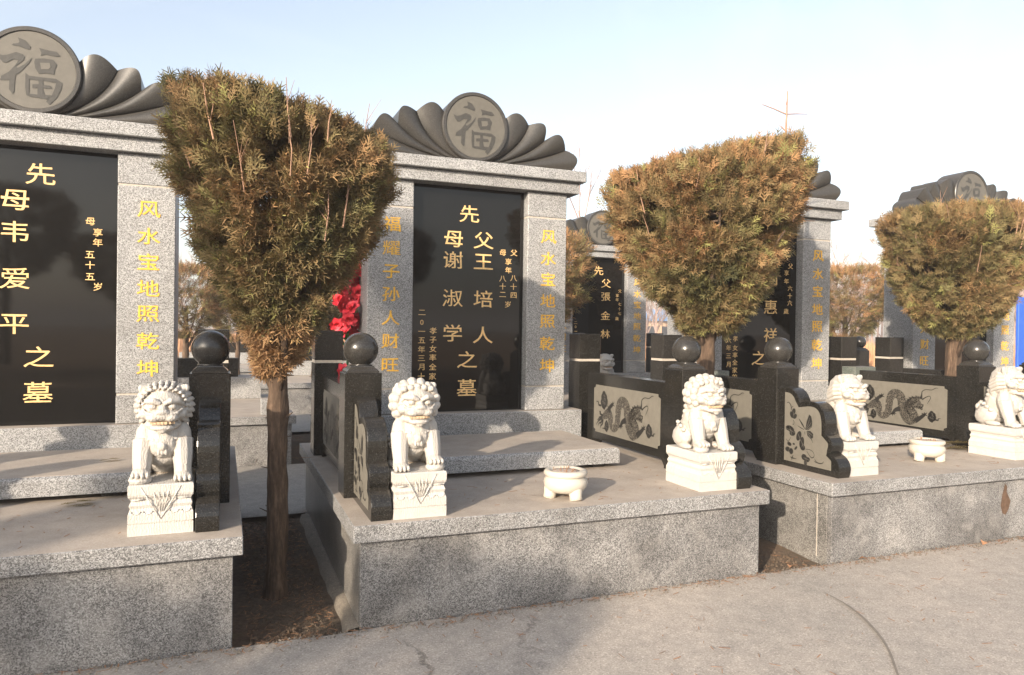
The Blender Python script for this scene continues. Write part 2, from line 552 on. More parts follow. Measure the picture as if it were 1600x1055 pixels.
# ------------------------------------------------------------------ platforms
X = {'L': -1.30-1.757, 'M': 0.0, 'R': 3.084, 'Q': 6.17}     # left slab edge of each plot
W_, H_, T_, O_ = 2.557, 0.525, 0.087, 0.043
X['L'] = -0.505-W_
def platform(key, x0, y0, label, front=M_granB, side=M_granS, z=0):
    t = empty('grave_platform', (x0+W_/2, y0, z), label, 'platform', 'grave platforms of the front row')
    hw = W_/2
    o = link('slab', box(-hw, hw, 0, 2.10, H_-T_, H_, 0.004, M_gran), t)
    kid(o)
    o = link('slab', box(-hw, hw, 2.102, 2.70, H_-T_, H_, 0.004, M_gran), t)
    kid(o)
    kid(link('front_panel', box(-hw+O_, hw-O_, O_, O_+0.04, -0.05, H_-T_-0.002, 0.003, front), t))
    kid(link('side_panel', box(-hw+O_, -hw+O_+0.04, O_+0.042, 2.62, -0.05, H_-T_-0.002, 0.003, side), t))
    kid(link('side_panel', box(hw-O_-0.04, hw-O_, O_+0.042, 2.62, -0.05, H_-T_-0.002, 0.003, side), t))
    kid(link('back_panel', box(-hw+O_+0.042, hw-O_-0.042, 2.58, 2.62, -0.05, H_-T_-0.002, 0.003, side), t))
    return t
pM = platform('M', X['M'], 0, 'grey speckled granite platform of the central grave, stained front face')
pL = platform('L', X['L'], 0, 'grey granite platform of the leftmost grave, cut off by the photo edge')
pR = platform('R', X['R'], 0.02, 'grey granite platform of the right grave with brown chip on its front')
pQ = platform('Q', X['Q'], 0.10, 'granite platform of the farthest grave in the front row, at the right edge')
# mortar ledge along the central platform's left side
V, F = [], []
n = 46
for i in range(n+1):
    y = 0.04+2.35*i/n
    k = noise.noise(Vector((y*5, 0, 0)))
    wd = 0.070+0.018*k
    h = 0.0+0.012*noise.noise(Vector((y*7, 3, 0)))
    V += [(0.045, y, h+0.012), (0.045-wd*0.75, y, h+0.004), (0.045-wd, y, -0.05)]
for i in range(n):
    for j in range(2):
        a = i*3+j
        F.append((a, a+1, a+4, a+3))
tag(link('mortar_ledge', mesh_from('mortar_ledge', V, F, M_mortar, True)), kind='structure')
# pale vertical joint on the right platform's side
kid(link('mortar_joint', box(-W_/2+O_-0.001, -W_/2+O_+0.03, 0.165, 0.172, 0.0, H_-T_-0.004, 0, M_joint), pR))
fl = Flat()
pts = [(1.19, 0.385), (1.215, 0.36), (1.21, 0.32), (1.255, 0.25), (1.235, 0.19), (1.20, 0.15), (1.165, 0.165), (1.145, 0.22), (1.16, 0.30)]
fl.poly([(u-0.74, v+0.02) for u, v in pts])
kid(link('chipped_patch', fl.mesh('chipped_patch', lambda u, v, h: (u, O_-0.0015, v), M_chip), pR))

# ------------------------------------------------------------------ characters
_gl = {}
def glyph(ch, off=0.004):
    if (ch, off) in _gl: return _gl[(ch, off)]
    c = bpy.data.curves.new('glyph', 'FONT')
    c.body = ch
    c.size = 1
    c.extrude = 0.02
    c.offset = off
    c.resolution_u = 4
    c.align_x = 'CENTER'
    o = bpy.data.objects.new('glyph', c)
    COL.objects.link(o)
    bpy.context.view_layer.update()
    me = bpy.data.meshes.new_from_object(o.evaluated_get(bpy.context.evaluated_depsgraph_get()))
    bpy.data.objects.remove(o)
    co = np.empty(len(me.vertices)*3)
    me.vertices.foreach_get('co', co)
    co = co.reshape(-1, 3)
    mn, mx = co.min(0), co.max(0)
    co[:, 0] -= (mn[0]+mx[0])/2
    co[:, 1] -= 0.38
    # brush feel: swell towards stroke ends, sweep the feet outwards
    x, y = co[:, 0].copy(), co[:, 1].copy()
    co[:, 0] = x*(1+0.16*np.clip(-y, 0, 1))
    co[:, 1] = y+0.10*np.abs(x)**2*np.sign(-y+0.1)*-1
    me.vertices.foreach_set('co', co.ravel())
    # stand upright: x right, z up, extrude along -y
    me.transform(Matrix(((1, 0, 0, 0), (0, 0, -1, 0), (0, 1, 0, 0), (0, 0, 0, 1))))
    _gl[(ch, off)] = me
    return me
_glm = {}
def char(parent, ch, x, y, z, wd, ht, m, name='gold_character'):
    k = (ch, m.name)
    if k not in _glm:
        me = glyph(ch, 0.0 if ch in '耀淑' else 0.008 if m == M_goldp else 0.004).copy()
        me.materials.clear()
        me.materials.append(m)
        _glm[k] = me
    return kid(link(name, _glm[k], parent, (x, y, z), (0, 0, 0), (wd, 0.12, ht)))

# the brush character of the roundel, traced as strokes (units: disc radius 1)
FU = Flat()
def fz(pts, k=1): return [((x-735)/236.0, -(y-312-0.0*(x-735))/250.0) for x, y in pts]
for pl in ([(640, 165), (665, 158), (672, 148), (664, 122), (702, 135), (728, 172), (722, 190), (700, 186), (668, 176), (634, 174)],
           [(562, 235), (588, 245), (612, 238), (655, 214), (688, 222), (698, 236), (694, 258), (672, 282), (655, 300), (664, 312), (700, 282), (737, 232), (722, 270), (690, 318), (668, 345), (655, 352), (650, 400), (648, 462), (638, 474), (622, 448), (624, 392), (600, 396), (578, 398), (584, 372), (622, 340), (652, 296), (668, 262), (640, 262), (610, 286), (592, 288), (574, 266)],
           [(770, 170), (818, 178), (860, 180), (878, 204), (858, 212), (805, 206), (778, 218), (782, 200)],
           [(752, 240), (795, 232), (842, 233), (862, 262), (852, 290), (846, 326), (806, 322), (770, 332), (752, 300), (746, 262)]):
    FU.poly(fz(pl))
FU.poly(fz([(703, 336), (722, 350), (722, 478), (708, 474), (702, 420)]))
FU.poly(fz([(722, 350), (790, 352), (858, 350), (890, 372), (884, 414), (862, 470), (826, 518), (808, 500), (836, 460), (852, 410), (858, 376), (800, 372), (722, 374)]))
FU.poly(fz([(738, 402), (770, 396), (830, 398), (838, 416), (780, 420), (738, 424)]))
FU.poly(fz([(768, 372), (790, 372), (792, 396), (770, 396)]))
FU.poly(fz([(764, 420), (790, 420), (800, 458), (840, 458), (812, 486), (766, 482), (722, 480), (722, 462), (764, 462)]))
FU2 = Flat()
FU2.poly(fz([(776, 262), (824, 256), (830, 282), (818, 296), (782, 302)]), 0)
M_fu = simple('dark brush character', (0.05, 0.048, 0.043), 0.4, 0.15, 40)

# ------------------------------------------------------------------ gravestone
def bez(a, c, b, n):
    return [((1-t)**2*a[0]+2*t*(1-t)*c[0]+t*t*b[0], (1-t)**2*a[1]+2*t*(1-t)*c[1]+t*t*b[1]) for t in [i/n for i in range(n+1)]]
B0 = (0.06, -0.285)
CV = [((0.06, -0.28), (0.20, -0.20), (0.24, 0.08)), ((0.085, -0.283), (0.40, -0.17), (0.485, 0.085)), ((0.13, -0.285), (0.46, -0.20), (0.635, -0.035)), ((0.17, -0.286), (0.58, -0.22), (0.835, -0.09)), ((0.20, -0.287), (0.60, -0.287), (0.88, -0.287))]
BUL = [0.075, 0.085, 0.085, 0.075]
def petal_mesh(k, side, yf, yb):
    nu, nv = 18, 14
    c0 = bez(*CV[k], nv)
    c1 = bez(*CV[k+1], nv)
    grid = []
    for j in range(nv+1):
        row = []
        v = j/nv
        a, b = np.array(c0[j]), np.array(c1[j])
        d = b-a
        l = np.hypot(*d) or 1
        # outward direction at tip
        nrm = np.array([-d[1], d[0]])/l
        if nrm @ (a-np.array(c0[max(j-1, 0)])+1e-6) < 0: nrm = -nrm
        for i in range(nu+1):
            u = i/nu
            p = a+d*u + nrm*BUL[k]*math.sin(PI*u)*max(0, (v-0.55)/0.45)**1.5
            y = yf - 0.062*(0.2+0.8*v)*(0.06+0.94*math.sin(PI*min(0.985, max(0.015, u)))**0.6) - 0.012*u
            row.append((side*p[0], y, p[1]))
        grid.append(row)
    V, F = [], []
    for r_ in grid: V += r_
    idx = lambda j, i: j*(nu+1)+i
    for j in range(nv):
        for i in range(nu):
            F.append((idx(j, i), idx(j, i+1), idx(j+1, i+1), idx(j+1, i)))
    # rim back
    rim = [idx(0, i) for i in range(nu)]+[idx(j, nu) for j in range(nv)]+[idx(nv, i) for i in range(nu, 0, -1)]+[idx(j, 0) for j in range(nv, 0, -1)]
    b0 = len(V)
    for r_ in rim: V.append((V[r_][0], yb, V[r_][2]))
    m = len(rim)
    for i in range(m):
        F.append((rim[i], rim[(i+1) % m], b0+(i+1) % m, b0+i))
    bm = bmesh.new()
    vs = [bm.verts.new(v) for v in V]
    for f in F:
        try: bm.faces.new([vs[i] for i in f])
        except Exception: pass
    bm.faces.new([vs[b0+i] for i in range(m)])
    bmesh.ops.remove_doubles(bm, verts=bm.verts[:], dist=0.0003)
    bmesh.ops.recalc_face_normals(bm, faces=bm.faces[:])
    me = bm_mesh('petal', bm, M_crown)
    me.polygons.foreach_set('use_smooth', [True]*len(me.polygons))
    me.set_sharp_from_angle(angle=R(50))
    return me

PET = [(petal_mesh(k, s, 0.05+0.0*k, 0.29-0.006*k)) for s in (-1, 1) for k in range(4)]
DISC = None
def disc_meshes():
    prof = [(0.283, 0.30), (0.283, 0.008), (0.277, 0.0), (0.255, 0.0), (0.250, 0.008)]
    n = 64
    V, F = [], []
    for r_, y in prof:
        for i in range(n):
            a = 2*PI*i/n
            V.append((r_*math.cos(a), y, r_*math.sin(a)))
    for j in range(len(prof)-1):
        for i in range(n):
            F.append((j*n+i, j*n+(i+1) % n, (j+1)*n+(i+1) % n, (j+1)*n+i))
    F.append(tuple(range(n)))
    rim = mesh_from('disc', V, F, M_crown)
    rim.polygons.foreach_set('use_smooth', [True]*len(rim.polygons))
    rim.set_sharp_from_angle(angle=R(35))
    V = [(0.2498*math.cos(2*PI*i/n), 0.0075, 0.2498*math.sin(2*PI*i/n)) for i in range(n)]
    face = mesh_from('disc_face', V, [tuple(range(n))], M_honed)
    return rim, face
DRIM, DFACE = disc_meshes()
FUM = FU.mesh('brush_character', lambda u, v, h: (u*0.262, -h, v*0.262), M_fu)
FUM2 = FU2.mesh('brush_character', lambda u, v, h: (u*0.262, -h, v*0.262), M_honed)
zb = H_
ST = {
 'base': box(-1.01, 1.01, 0.0, 0.60, zb+0.001, 0.81, 0.006, M_granL),
 'tablet': box(-0.492, 0.492, 0.14, 0.36, 0.812, 2.678, 0.002, M_tab),
 'lintel': box(-0.955, 0.955, 0.0, 0.50, 2.68, 2.775, 0.004, M_granL),
 'cornice': box(-1.0, 1.0, -0.05, 0.56, 2.777, 2.868, 0.005, M_granL),
}
PM = [box(-0.182, 0.182, 0.05, 0.45, a, b, 0.006, M_granL) for a, b in ((0.812, 1.008), (1.020, 2.455), (2.467, 2.678))]
PJ = [box(-0.178, 0.178, 0.056, 0.444, a, b, 0, M_joint) for a, b in ((1.008, 1.020), (2.455, 2.467))]
SMALL = lambda: None
PR = [('风', .0, 2.303), ('水', .0, 2.114), ('宝', .0, 1.935), ('地', .0, 1.75), ('照', .0, 1.577), ('乾', .0, 1.384), ('坤', .0, 1.193)]
PLc = [('福', 0, 2.322), ('耀', 0, 2.133), ('子', 0, 1.949), ('孙', 0, 1.768), ('人', 0, 1.58), ('财', 0, 1.396), ('旺', 0, 1.208)]
def stone(cx, yb, label, big, small, chars=True):
    t = empty('gravestone', (cx, yb, H_), label, 'gravestone', 'tall granite gravestones')
    dz = (0, 0, -H_)
    kid(link('base', ST['base'], t, dz))
    kid(link('tablet', ST['tablet'], t, dz))
    kid(link('lintel', ST['lintel'], t, dz))
    kid(link('cornice', ST['cornice'], t, dz))
    for s in (-1, 1):
        p = kid(link('pillar', PM[1], t, (s*0.678, 0, -H_)))
        kid(link('pillar_foot', PM[0], p))
        kid(link('pillar_head', PM[2], p))
        for j in PJ: kid(link('joint', j, p))
        if chars:
            for ch, x, z in (PR if s > 0 else PLc):
                char(p, ch, x+(0.012 if s > 0 else 0.005), 0.05-0.001, z, 0.145, 0.122, M_goldp, 'yellow_character')
    for me in PET: kid(link('petal', me, t, (0, 0.02, 3.152-H_)))
    d = kid(link('disc', DRIM, t, (0, -0.005, 3.152-H_)))
    kid(link('disc_face', DFACE, d))
    kid(link('brush_character', FUM, d, (0, 0.0045, 0)))
    kid(link('brush_character', FUM2, d, (0, 0.003, 0)))
    for ch, x, z in big: char(t, ch, x, 0.139, z-H_, 0.178, 0.150, M_gold)
    for ch, x, z in small: char(t, ch, x, 0.139, z-H_, 0.062, 0.058, M_gold)
    return t

Mb = [('先', 0.0, 2.462), ('母', -0.135, 2.246), ('父', 0.13, 2.248), ('谢', -0.136, 2.07), ('王', 0.13, 2.069), ('淑', -0.136, 1.754), ('培', 0.133, 1.753), ('学', -0.133, 1.462), ('人', 0.134, 1.451), ('之', -0.003, 1.242), ('墓', -0.003, 1.007)]
Ms = [('父', 0.406, 2.157), ('母', 0.304, 2.154), ('享', 0.356, 2.078), ('年', 0.357, 2.005), ('八', 0.406, 1.941), ('八', 0.306, 1.934), ('十', 0.406, 1.867), ('十', 0.307, 1.866), ('四', 0.408, 1.795), ('二', 0.308, 1.798), ('岁', 0.356, 1.713), ('二', -0.396, 1.63), ('0', -0.396, 1.55), ('一', -0.396, 1.475), ('五', -0.396, 1.402), ('年', -0.396, 1.327), ('三', -0.396, 1.256), ('月', -0.396, 1.184), ('十', -0.396, 1.107), ('孝', -0.30, 1.48), ('子', -0.30, 1.407), ('女', -0.30, 1.332), ('率', -0.30, 1.26), ('全', -0.30, 1.183), ('家', -0.30, 1.106)]
Lb = [('先', 0.027, 2.502), ('母', -0.117, 2.319), ('韦', -0.117, 2.105), ('爱', -0.115, 1.796), ('平', -0.115, 1.493), ('之', 0.026, 1.271), ('墓', 0.023, 1.032)]
Ls = [('母', 0.321, 2.204), ('享', 0.367, 2.13), ('年', 0.367, 2.06), ('五', 0.321, 1.976), ('十', 0.322, 1.903), ('五', 0.323, 1.824), ('岁', 0.37, 1.755)]
Rb = [('劉', 0.158, 2.055), ('惠', 0.164, 1.763), ('祥', 0.168, 1.48), ('之', 0.025, 1.246)]
Rs = [('父', 0.412, 2.188), ('享', 0.362, 2.116), ('年', 0.362, 2.031), ('六', 0.41, 1.96), ('十', 0.41, 1.883), ('六', 0.41, 1.81), ('歲', 0.364, 1.725), ('孝', -0.27, 1.439), ('女', -0.27, 1.348), ('率', -0.27, 1.276), ('全', -0.27, 1.204), ('家', -0.27, 1.127), ('的', -0.27, 1.061), ('六', -0.349, 1.422), ('年', -0.349, 1.348), ('三', -0.349, 1.27), ('月', -0.349, 1.185)]
Bb = [('先', 0.007, 2.476), ('父', 0.148, 2.274), ('張', 0.147, 2.058), ('金', 0.145, 1.745), ('林', 0.147, 1.446)]
Bs = [('父', 0.408, 2.156), ('享', 0.361, 2.081), ('年', 0.36, 2.012), ('七', 0.407, 1.939), ('十', 0.407, 1.861), ('七', 0.407, 1.787), ('歲', 0.361, 1.701), ('二', -0.398, 1.626), ('0', -0.398, 1.558), ('一', -0.398, 1.485)]
stone(1.30, 2.06, 'gravestone of the central grave, its whole round carved crest against the sky', Mb, Ms)
stone(-1.78, 2.01, 'largest gravestone, cut by the left photo edge, black tablet reflecting trees', Lb, Ls)
stone(4.38, 2.13, 'gravestone half hidden behind the middle tree, yellow characters on its right pillar', Rb, Rs)
stone(7.53, 2.32, 'gravestone behind the right tree, only its crest and pillars showing', [], [('墓', 0.35, 1.05)])
stone(5.05, 6.70, 'small distant gravestone in the second row, between central grave and middle tree', Bb, Bs)

# ------------------------------------------------------------------ posts
def post_proto():
    t = empty('ball_post')
    kid(link('shaft', box(-0.105, 0.105, -0.105, 0.105, 0.001, 0.712, 0.003, M_black), t))
    kid(link('collar', sqloft([(0.713, 0), (0.722, 0), (0.735, 0.012), (0.745, 0.024), (0.752, 0.026)], 0.092, 0.092, 'collar', M_ball), t))
    prof = [(0.068, 0.7525), (0.070, 0.757)]
    for i in range(1, 22):
        a = -PI/2+PI*(i+3.2)/25.2
        prof.append((0.101*math.cos(a), 0.845+0.101*math.sin(a)))
    prof.append((0.0005, 0.946))
    kid(link('ball', lathe(prof, 40, 'ball', M_ball), t))
    return t
POST = post_proto()
_first = {}
def place(proto, key, loc, rotz, label, cat, group, scale=None):
    if key not in _first:
        _first[key] = 1
        proto.location = loc
        proto.rotation_euler = (0, 0, rotz)
        if scale: proto.scale = scale
        tag(proto, label, cat, group)
        return proto
    o = dup(proto, loc, rotz, label, group, scale)
    o['category'] = cat
    return o
PG = 'dark granite posts topped with a ball'
place(POST, 'post', (0.148, 0.705, H_), 0, 'ball topped post left of the central grave, beside the big left tree trunk', 'post', PG)
place(POST, 'post', (2.425, 0.705, H_), 0, 'ball topped post behind the lion on the central grave right side', 'post', PG)
place(POST, 'post', (-0.665, 0.805, H_), 0, 'ball topped post right of the leftmost grave, behind its lion', 'post', PG)
place(POST, 'post', (-2.90, 0.805, H_), 0, 'ball topped post at the far left of the leftmost grave', 'post', PG)
place(POST, 'post', (3.305, 0.775, H_), 0, 'ball topped post left of the right grave, behind the flower carved wing', 'post', PG)
place(POST, 'post', (5.50, 0.79, H_), 0, 'ball topped post at the right grave right side, before the right tree', 'post', PG)
place(POST, 'post', (6.42, 0.85, H_), 0, 'ball topped post partly hidden behind the lion at the right edge', 'post', PG)

def rear_proto():
    t = empty('block_post')
    kid(link('lower_block', box(-0.105, 0.105, -0.105, 0.105, 0.001, 0.700, 0.003, M_black), t))
    kid(link('seam', box(-0.10, 0.10, -0.10, 0.10, 0.701, 0.722, 0, M_joint), t))
    kid(link('upper_block', box(-0.105, 0.105, -0.105, 0.105, 0.723, 0.945, 0.004, M_black), t))
    return t
REAR = rear_proto()
RG = 'square two block posts at the rear corners'
place(REAR, 'rear', (0.145, 2.155, H_), 0, 'square black block post at the rear left of the central grave', 'post', RG)
place(REAR, 'rear', (2.43, 2.255, H_), 0, 'square black block post right of the central gravestone pillar', 'post', RG)
place(REAR, 'rear', (-0.665, 2.20, H_), 0, 'square black block post behind the leftmost grave ball post', 'post', RG)
place(REAR, 'rear', (3.30, 2.26, H_), 0, 'square black block post between middle tree and distant gravestone', 'post', RG)
place(REAR, 'rear', (5.50, 2.27, H_), 0, 'square black block post right of the right gravestone pillar', 'post', RG)
place(REAR, 'rear', (6.52, 2.55, H_), 0, 'square black block post in front of the distant reddish field', 'post', RG)

# ------------------------------------------------------------------ scalloped wings
def arc(p, q, h, n=8):
    p, q = np.array(p), np.array(q)
    d = q-p
    nn = np.array([-d[1], d[0]])
    nn = -nn/np.hypot(*nn)
    return [tuple(p+d*t+nn*h*4*t*(1-t)) for t in [i/n for i in range(n)]]
# (y, z) going from back top to front bottom
WO = [(0.535, 0.0), (0.535, 0.575)]+arc((0.50, 0.578), (0.352, 0.478), 0.034)+arc((0.352, 0.478), (0.113, 0.284), 0.115, 14)+arc((0.113, 0.284), (0.068, 0.153), 0.04)+arc((0.068, 0.153), (0.0, 0.0), 0.045)+[(0.0, 0.0)]
def inset_outline(pts, d):
    n = len(pts)
    cx = 0.3
    out = []
    for i in range(n):
        a, b, c = np.array(pts[i-1]), np.array(pts[i]), np.array(pts[(i+1) % n])
        t = c-a
        l = np.hypot(*t) or 1
        nn = np.array([-t[1], t[0]])/l
        out.append(tuple(b+nn*d))
    return out
def area(p): return sum(p[i-1][0]*p[i][1]-p[i][0]*p[i-1][1] for i in range(len(p)))/2
def dedupe(p):
    o = []
    for q in p:
        if not o or math.hypot(q[0]-o[-1][0], q[1]-o[-1][1]) > 1e-4: o.append(q)
    if math.hypot(o[0][0]-o[-1][0], o[0][1]-o[-1][1]) < 1e-4: o.pop()
    return o
WO = dedupe(WO)
sgn = 1 if area(WO) > 0 else -1
WI = [(max(0.055, min(0.50, y)), max(0.042, z)) for y, z in inset_outline(WO, 0.036*sgn)]
WIc = []
for q in WI:
    if not WIc or math.hypot(q[0]-WIc[-1][0], q[1]-WIc[-1][1]) > 0.006: WIc.append(q)
def wing_proto():
    t = empty('scalloped_wing')
    kid(link('body', extrude_outline(WO, 0.105, lambda u, v, d: (-0.0525+d, u, v), 'body', M_black, 0.004), t))
    for s in (-1, 1):
        f = Flat()
        f.poly(WIc)
        g = kid(link('carved_inlay', f.mesh('carved_inlay', lambda u, v, h: (s*(0.0525+0.0015), u, v), M_hone), t))
        e = Flat()
        # coordinates traced: px -> (y,z);  y from back (0.5) to front
        def q(x, y):
            u = 0.515-(x-95)/(610-95)*0.50
            top = 150+(x-120)*0.0
            bot = 815+(x-95)*0.255
            return (u, 0.04+(bot-y)/ (bot-150)*(0.515+0.0))
        def qs(*a): return [q(*p) for p in a]
        e.stroke(qs((135, 270), (150, 262), (172, 285), (180, 320), (178, 340)), [0.004, 0.006, 0.007, 0.005, 0.003])
        e.stroke(qs((180, 320), (190, 300), (200, 300)), [0.005, 0.004, 0.003])
        for (x, y, rx, ry, a) in ((205, 345, .02, .026, .4), (185, 380, .020, .03, -.5), (218, 395, .018, .026, .8), (175, 520, .045, .027, .35), (150, 510, .028, .022, 0), (195, 560, .035, .023, -.2), (260, 585, .026, .045, .4), (290, 650, .026, .050, .2), (300, 700, .028, .024, 0), (165, 665, .026, .016, .2), (150, 715, .030, .022, 0), (185, 735, .024, .026, .3), (210, 665, .014, .009, 0), (232, 705, .022, .010, -.8), (315, 795, .03, .026, 0), (350, 820, .026, .02, -.4), (330, 850, .016, .03, 0)):
            p = q(x, y)
            e.ell(p[0], p[1], rx*0.85, ry*0.85, a)
        e.stroke(qs((200, 430), (210, 450), (205, 475), (192, 470)), [0.003, 0.005, 0.004, 0.003])
        e.stroke(qs((130, 615), (150, 640), (165, 625), (180, 600)), [0.003, 0.006, 0.004, 0.002])
        e.stroke(qs((175, 790), (195, 800), (240, 812)), [0.003, 0.01, 0.003])
        e.stroke(qs((205, 775), (195, 800), (190, 820)), [0.003, 0.008, 0.003])
        e.stroke(qs((330, 715), (370, 720), (405, 750), (410, 790), (385, 800), (355, 760), (340, 735)), [0.004]*3+[0.007, 0.004, 0.003])
        e.stroke(qs((415, 810), (435, 845), (470, 860), (495, 850), (498, 835)), [0.003, 0.006, 0.007, 0.005, 0.003])
        e.stroke(qs((440, 850), (425, 845), (415, 835)), [0.005, 0.004, 0.003])
        # butterfly
        e.poly(qs((322, 520), (335, 440), (358, 365), (378, 385), (388, 440), (385, 490), (350, 525)))
        e.poly(qs((335, 535), (370, 530), (400, 560), (398, 600), (375, 612), (345, 580)))
        e.stroke(qs((258, 415), (290, 465), (320, 515)), [0.003, 0.013, 0.004])
        e.stroke(qs((245, 485), (280, 505), (312, 522)), [0.002, 0.006, 0.003])
        e.stroke(qs((375, 600), (388, 625), (398, 650)), [0.006, 0.005, 0.002])
        e.stroke(qs((318, 540), (320, 570)), [0.005, 0.003])
        kid(link('engraving', e.mesh('engraving', lambda u, v, h: (s*(0.0525+0.0028), u, v), M_eng), g))
        l = Flat()
        for a_, b_ in (((330, 510), (365, 400)), ((335, 515), (380, 440)), ((340, 520), (384, 480)), ((340, 540), (395, 580)), ((342, 545), (375, 605)), ((130, 510), (225, 560)), ((160, 490), (190, 580)), ((250, 560), (275, 630)), ((275, 620), (310, 700)), ((300, 660), (285, 700)), ((170, 690), (155, 740)), ((200, 350), (205, 400)), ((330, 800), (335, 860)), ((310, 800), (370, 830))):
            l.stroke(qs(a_, ((a_[0]+b_[0])/2+4, (a_[1]+b_[1])/2), b_), [0.0015, 0.003, 0.0015])
        kid(link('engraving', l.mesh('engraving', lambda u, v, h: (s*(0.0525+0.0036), u, v), M_hone), g))
    return t
WING = wing_proto()
WG = 'scalloped black granite wings beside the lions'
for x, y, lab in ((0.147, 0.062, 'scalloped black wing left of the central grave left lion'), (2.425, 0.085, 'scalloped black wing right of the central grave right lion'),
                  (-0.662, 0.135, 'scalloped black wing right of the lion on the leftmost grave'), (-2.90, 0.135, 'scalloped black wing at the far left of the leftmost grave'), (3.303, 0.138, 'scalloped black wing with butterfly and flowers, left of the right grave lion'),
                  (5.51, 0.20, 'scalloped black wing behind the lion at the right photo edge'), (6.42, 0.26, 'scalloped black wing of the farthest front row grave')):
    place(WING, 'wing', (x, y, H_), 0, lab, 'wing', WG)

# ------------------------------------------------------------------ dragon panels
def dragon_flat():
    d, lt, ln = Flat(), Flat(), Flat()
    def q(x, y):
        u = (x-160)/(925-160)
        top = 207+(x-185)*0.155
        bot = 700+(x-160)*0.29
        return (u*0.975, (bot-y)/(bot-top)*0.375)
    qs = lambda *a: [q(*p) for p in a]
    s = 0.975/765*1.0
    d.stroke(qs((255, 580), (300, 545), (345, 520), (368, 560), (372, 620), (395, 685), (430, 690), (455, 640), (463, 560), (468, 480), (490, 410), (530, 400), (565, 450), (578, 540), (590, 640), (618, 740), (650, 790), (690, 800)),
             [0.02, 0.07, 0.085, 0.075, 0.075, 0.07, 0.07, 0.075, 0.08, 0.085, 0.085, 0.09, 0.095, 0.1, 0.105, 0.10, 0.08, 0.03], 0, 5)
    d.stroke(qs((600, 560), (640, 620), (675, 690), (690, 760), (680, 800)), [0.06, 0.085, 0.085, 0.08, 0.04], 0, 5)
    for x, y, rx, ry in ((665, 500, .05, .035), (700, 475, .04, .025), (640, 540, .04, .04), (690, 550, .06, .035), (725, 585, .045, .022), (735, 610, .02, .02), (650, 470, .03, .012), (620, 520, .03, .012)):
        p = q(x, y)
        d.ell(p[0], p[1], rx, ry, 0.4)
    # mane spikes
    for a, b in (((640, 500), (610, 470)), ((650, 480), (630, 445)), ((670, 465), (655, 432)), ((695, 455), (690, 425)), ((640, 590), (650, 620)), ((670, 600), (665, 640))):
        ln.stroke(qs(a, ((a[0]+b[0])/2+3, (a[1]+b[1])/2), b), [0.02, 0.012, 0.002])
    ln.stroke(qs((735, 480), (740, 420), (745, 370), (775, 345), (820, 352), (850, 325), (870, 328)), [0.03, 0.012, 0.007, 0.006, 0.006, 0.006, 0.003])
    ln.stroke(qs((745, 490), (770, 460), (800, 440), (812, 465), (800, 510), (785, 550)), [0.012, 0.008, 0.006, 0.006, 0.006, 0.003])
    # legs
    for leg in (((345, 500), (365, 450), (395, 425)), ((560, 610), (520, 630), (500, 670)), ((690, 790), (735, 745), (765, 705))):
        ln.stroke(qs(*leg), [0.05, 0.035, 0.028])
        ex, ey = leg[-1]
        for dx, dy in ((-25, -25), (0, -38), (22, -30), (28, 20), (-8, 38)) if leg[0][0] != 560 else ((-25, 25), (-5, 45), (18, 35), (30, 10), (-30, 0)):
            ln.stroke(qs((ex, ey), (ex+dx*0.6, ey+dy*0.55), (ex+dx, ey+dy)), [0.014, 0.009, 0.002])
    ln.stroke(qs((350, 470), (335, 440), (330, 405)), [0.02, 0.01, 0.002])
    # tail flames
    for p in (((270, 545), (230, 520), (240, 500), (215, 492)), ((262, 560), (225, 565), (215, 580), (188, 590)), ((262, 575), (230, 590), (205, 610), (182, 645)), ((265, 585), (245, 625), (220, 630), (208, 665)), ((272, 590), (265, 640), (245, 660), (240, 690))):
        ln.stroke(qs(*p), [0.02, 0.015, 0.011, 0.002])
    # clouds
    for cx, cy, k in ((282, 370, 1.0), (320, 668, 0.62), (822, 735, 0.75)):
        for dx, dy, r_ in ((0, -70, .026), (-12, -35, .03), (18, -30, .03), (-22, 20, .026), (22, 10, .034), (-5, 55, .03), (18, 45, .028), (0, 0, .04), (5, 85, .018)):
            p = q(cx+dx*k, cy+dy*k)
            ln.ell(p[0], p[1], r_*k*1.05, r_*k*1.05)
        for dx, dy in ((5, -45), (12, -5), (-12, 25), (10, 45)):
            p = q(cx+dx*k, cy+dy*k)
            lt.stroke([(p[0]-.012*k, p[1]), (p[0], p[1]+.012*k), (p[0]+.012*k, p[1]), (p[0], p[1]-.006*k)], [0.003*k]*4)
    ln.stroke(qs((250, 430), (215, 420), (205, 385), (175, 378)), [0.018, 0.016, 0.012, 0.003])
    ln.stroke(qs((300, 700), (280, 690), (262, 690)), [0.012, 0.01, 0.003])
    ln.stroke(qs((845, 775), (872, 790), (875, 768), (895, 765)), [0.016, 0.012, 0.010, 0.003])
    # face marks
    for p in (((700, 540), (720, 535)), ((690, 565), (745, 580)), ((655, 500), (690, 520)), ((670, 480), (705, 500))):
        lt.stroke(qs(p[0], ((p[0][0]+p[1][0])/2, (p[0][1]+p[1][1])/2-4), p[1]), [0.002, 0.004, 0.002])
    return d, ln, lt
DR = dragon_flat()
